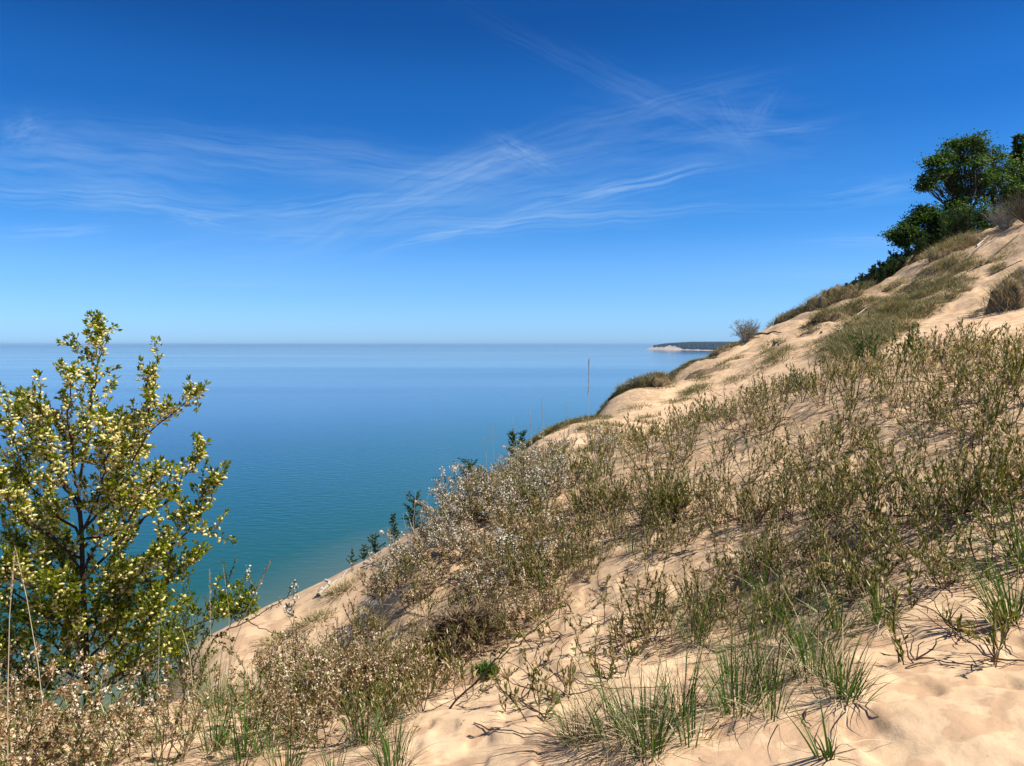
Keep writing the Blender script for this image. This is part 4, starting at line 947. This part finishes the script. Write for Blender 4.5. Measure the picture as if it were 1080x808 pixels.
tree(1015, 266, 35.8, [(1000,240,14,10,0),(1018,232,14,12,.4),(1005,222,10,8,-.3),(1035,226,14,10,0),(990,255,12,8,0)], 205, 'dense dark thicket tree under the tallest leaning tree', lsz=.12, leafs=1.4)
tree(1040, 256, 35.6, [(1030,246,16,9,0),(1050,238,16,10,.2),(1015,254,14,7,-.2),(1062,226,14,10,0)], 206, 'dark leafy thicket at the base of the ridge trees', lsz=.12, leafs=1.4)
conifer(1072, 235, 38, 4.3, .9, 207, 'dark pointed spruce behind the broadleaf trees at the right edge', 'spruce_tree', 240, cat='tree', up=-.1)
for k_, a in enumerate(range(898, 1030, 11)):
    p_ = crest(a, .2); low_bush(a, 0, p_[1], .55 + .0065 * (a - 898), .8, 330 + k_, 'dark leafy shrub in the row running down the ridge crest from the trees', 12, 'conifer', name='dark_shrub', lsz=2.6, dense=90, at=p_)['group'] = 'dark shrubs along the ridge crest'
for k_, (a, b, Y_, lb) in enumerate([(965, 282, 34.6, 'lowest dark shrub at the left end of the ridge thicket'), (982, 274, 34.8, 'dark shrub below the small tree with flat branches'), (945, 290, 34.2, 'dark low shrub on the skyline left of the ridge thicket'), (930, 297, 34, 'dark mat shrub lowest on the tree line')]):
    low_bush(a, b, Y_, .8, .9, 300 + k_, lb, 14, 'conifer', name='dark_shrub', lsz=2.6, dense=90)

# ------------------------------------------------------------------ air
m, nt, N, Lk = setting_mat('haze'); out = N('ShaderNodeOutputMaterial'); vo = N('ShaderNodeVolumePrincipled'); Lk(vo.outputs[0], out.inputs['Volume'])
vo.inputs['Color'].default_value = (.36, .64, 1, 1); vo.inputs['Density'].default_value = 1.6e-5; vo.inputs['Anisotropy'].default_value = .2
mb = MB(); b0, b1 = np.array([-30000, -3000, LZ - 6.0]), np.array([30000, 79000, 45.0])
cs = np.array([[i, j, k] for i in (0, 1) for j in (0, 1) for k in (0, 1)]); mb.add(b0 + cs * (b1 - b0), [[0, 1, 3, 2], [4, 6, 7, 5], [0, 4, 5, 1], [2, 3, 7, 6], [0, 2, 6, 4], [1, 5, 7, 3]])
HAZE = True
if HAZE: tag(mb.build('haze', m), 'pale blue haze over the lake toward the far headland', 'haze', kind='stuff')

# ------------------------------------------------------------------ world: Nishita sky with thin cirrus
SUN_AZ, SUN_EL = 99, 56
w = bpy.data.worlds.new('World'); sc.world = w; w.use_nodes = True; nt = w.node_tree; nt.nodes.clear(); N = nt.nodes.new; Lk = nt.links.new
out = N('ShaderNodeOutputWorld'); bg = N('ShaderNodeBackground'); Lk(bg.outputs[0], out.inputs[0]); bg.inputs[1].default_value = .072
sky = N('ShaderNodeTexSky'); sky.sky_type = 'NISHITA'; sky.sun_disc = False; sky.sun_elevation = R(SUN_EL); sky.sun_rotation = R(SUN_AZ)
sky.altitude = 100; sky.air_density = 1.0; sky.dust_density = .25; sky.ozone_density = 3.0
hs = N('ShaderNodeHueSaturation'); hs.inputs['Saturation'].default_value = 1.0; hs.inputs['Value'].default_value = 1.0; 
tc0 = N('ShaderNodeTexCoord'); sp0 = N('ShaderNodeSeparateXYZ'); Lk(tc0.outputs['Generated'], sp0.inputs[0])
cr0 = N('ShaderNodeValToRGB'); el0 = cr0.color_ramp.elements; cr0.color_ramp.interpolation = 'EASE'
ST0 = [(0, (.27, .48, .93)), (.023, (.27, .48, .90)), (.078, (.24, .45, .78)), (.174, (.11, .36, .66)), (.287, (.05, .27, .56)), (.39, (.03, .19, .43)), (.52, (.05, .2, .4)), (.75, (.31, .28, .24))]
while len(el0) < len(ST0): el0.new(.5)
for e_, (p_, c_) in zip(el0, ST0): e_.position = p_; e_.color = (*c_, 1)
Lk(sp0.outputs[2], cr0.inputs[0])
mu0 = N('ShaderNodeVectorMath'); mu0.operation = 'MULTIPLY'; Lk(sky.outputs[0], mu0.inputs[0]); Lk(cr0.outputs[0], mu0.inputs[1])
mu1 = N('ShaderNodeVectorMath'); mu1.operation = 'SCALE'; mu1.inputs['Scale'].default_value = 2.0; Lk(mu0.outputs[0], mu1.inputs[0])
Lk(mu1.outputs[0], hs.inputs['Color'])
tc = N('ShaderNodeTexCoord'); sp = N('ShaderNodeSeparateXYZ'); Lk(tc.outputs['Generated'], sp.inputs[0])
ys = val(N, 'MAXIMUM', sp.outputs[1], .05, L=Lk)
gu = val(N, 'DIVIDE', sp.outputs[0], ys, L=Lk); gv = val(N, 'DIVIDE', sp.outputs[2], ys, L=Lk)
cb = N('ShaderNodeCombineXYZ'); Lk(gu, cb.inputs[0]); Lk(gv, cb.inputs[1])
# gentle warp
wn = N('ShaderNodeTexNoise'); wn.inputs['Scale'].default_value = 5; wn.inputs['Detail'].default_value = 3; Lk(cb.outputs[0], wn.inputs['Vector'])
wv_ = N('ShaderNodeVectorMath'); wv_.operation = 'MULTIPLY_ADD'; Lk(wn.outputs['Color'], wv_.inputs[0]); wv_.inputs[1].default_value = (.045, .045, 0); 
sub = N('ShaderNodeVectorMath'); sub.operation = 'SUBTRACT'; Lk(cb.outputs[0], sub.inputs[0]); sub.inputs[1].default_value = (.0225, .0225, 0); Lk(sub.outputs[0], wv_.inputs[2])
total = None
# streaks: photo-direction centre, half length, half width (px), tilt (deg, up to the right), strength
for cx, cy, hl, hw, ti, s in [(460,200,150,22,22,.22),(552,166,34,12,-28,.24),(500,185,60,12,24,.16),(700,110,120,14,15,.08),(650,203,100,10,12,.36),(590,233,180,10,3,.30),(470,250,60,5,13,.36),(705,122,80,12,-30,.06),(660,92,60,12,-30,.05),(765,130,34,14,-58,.08),(800,120,30,10,50,.08),(820,140,60,7,8,.13),(740,140,120,38,0,.13),(600,170,120,22,12,.10),(38,140,24,18,10,.16),(110,212,150,11,-5,.28),(60,241,70,7,4,.22),(210,232,28,7,-8,.24),(330,172,240,22,-6,.18),(60,168,140,36,-12,.15),(240,300,160,6,0,.08),(910,252,70,7,4,.20),(920,205,80,14,6,.15),(890,290,80,6,0,.12),(600,72,110,10,-25,.045),(450,225,300,38,8,.12),(300,245,80,7,0,.12),(150,190,180,30,-4,.10),(350,222,160,12,4,.20)]:
    u0, v0 = (cx - 540) / F, (363.5 - cy) / F
    mp = N('ShaderNodeMapping'); mp.vector_type = 'TEXTURE'; mp.inputs['Location'].default_value = (u0, v0, 0); mp.inputs['Rotation'].default_value = (0, 0, R(ti)); mp.inputs['Scale'].default_value = (hl / F, hw / F, 1)
    Lk(wv_.outputs[0], mp.inputs[0])
    ln = N('ShaderNodeVectorMath'); ln.operation = 'DOT_PRODUCT'; Lk(mp.outputs[0], ln.inputs[0]); Lk(mp.outputs[0], ln.inputs[1])
    gs = val(N, 'EXPONENT', val(N, 'MULTIPLY', ln.outputs['Value'], -1.2, L=Lk), L=Lk)
    nn_ = N('ShaderNodeTexNoise'); nn_.inputs['Scale'].default_value = 1.0; nn_.inputs['Detail'].default_value = 6; nn_.inputs['Roughness'].default_value = .62
    mpn = N('ShaderNodeMapping'); mpn.inputs['Scale'].default_value = (1.3, 2.4, 1); mpn.inputs['Location'].default_value = (cx * .37, cy * .11, 0); Lk(mp.outputs[0], mpn.inputs[0]); Lk(mpn.outputs[0], nn_.inputs['Vector'])
    mr = N('ShaderNodeMapRange'); Lk(nn_.outputs['Fac'], mr.inputs[0]); mr.inputs[1].default_value = .38; mr.inputs[2].default_value = .66
    t = val(N, 'MULTIPLY', val(N, 'MULTIPLY', gs, mr.outputs[0], L=Lk), s * 1.0, L=Lk)
    total = t if total is None else val(N, 'ADD', total, t, L=Lk)
gate = N('ShaderNodeMapRange'); Lk(sp.outputs[1], gate.inputs[0]); gate.inputs[1].default_value = .05; gate.inputs[2].default_value = .3
fac = val(N, 'MINIMUM', val(N, 'MULTIPLY', total, gate.outputs[0], L=Lk), .85, L=Lk)
mx = N('ShaderNodeMix'); mx.data_type = 'RGBA'; Lk(fac, mx.inputs[0]); Lk(hs.outputs[0], mx.inputs[6]); mx.inputs[7].default_value = (5.4, 7.3, 9.2, 1)
Lk(mx.outputs[2], bg.inputs[0])

sd = bpy.data.lights.new('sun', 'SUN'); sd.energy = 5.0; sd.angle = R(.53); sd.color = (1, .93, .82)
so = bpy.data.objects.new('sun', sd); COL.objects.link(so)
dv = Vector((math.sin(R(SUN_AZ)) * math.cos(R(SUN_EL)), math.cos(R(SUN_AZ)) * math.cos(R(SUN_EL)), math.sin(R(SUN_EL))))
so.rotation_euler = dv.to_track_quat('Z', 'Y').to_euler(); so.location = (30, 0, 60)

# ------------------------------------------------------------------ camera
cd = bpy.data.cameras.new('camera'); cd.sensor_width = 36; cd.lens = 36 * F / 1080; cd.clip_start = .05; cd.clip_end = 200000
co = bpy.data.objects.new('camera', cd); COL.objects.link(co); co.location = (0, 0, 0); co.rotation_euler = (math.pi / 2 - PITCH, 0, 0); sc.camera = co
sc.view_settings.view_transform = 'Standard'; sc.view_settings.look = 'None'; sc.view_settings.exposure = .58; sc.view_settings.gamma = 1
sc.cycles.max_bounces = 6; sc.cycles.transparent_max_bounces = 4; sc.cycles.volume_bounces = 0
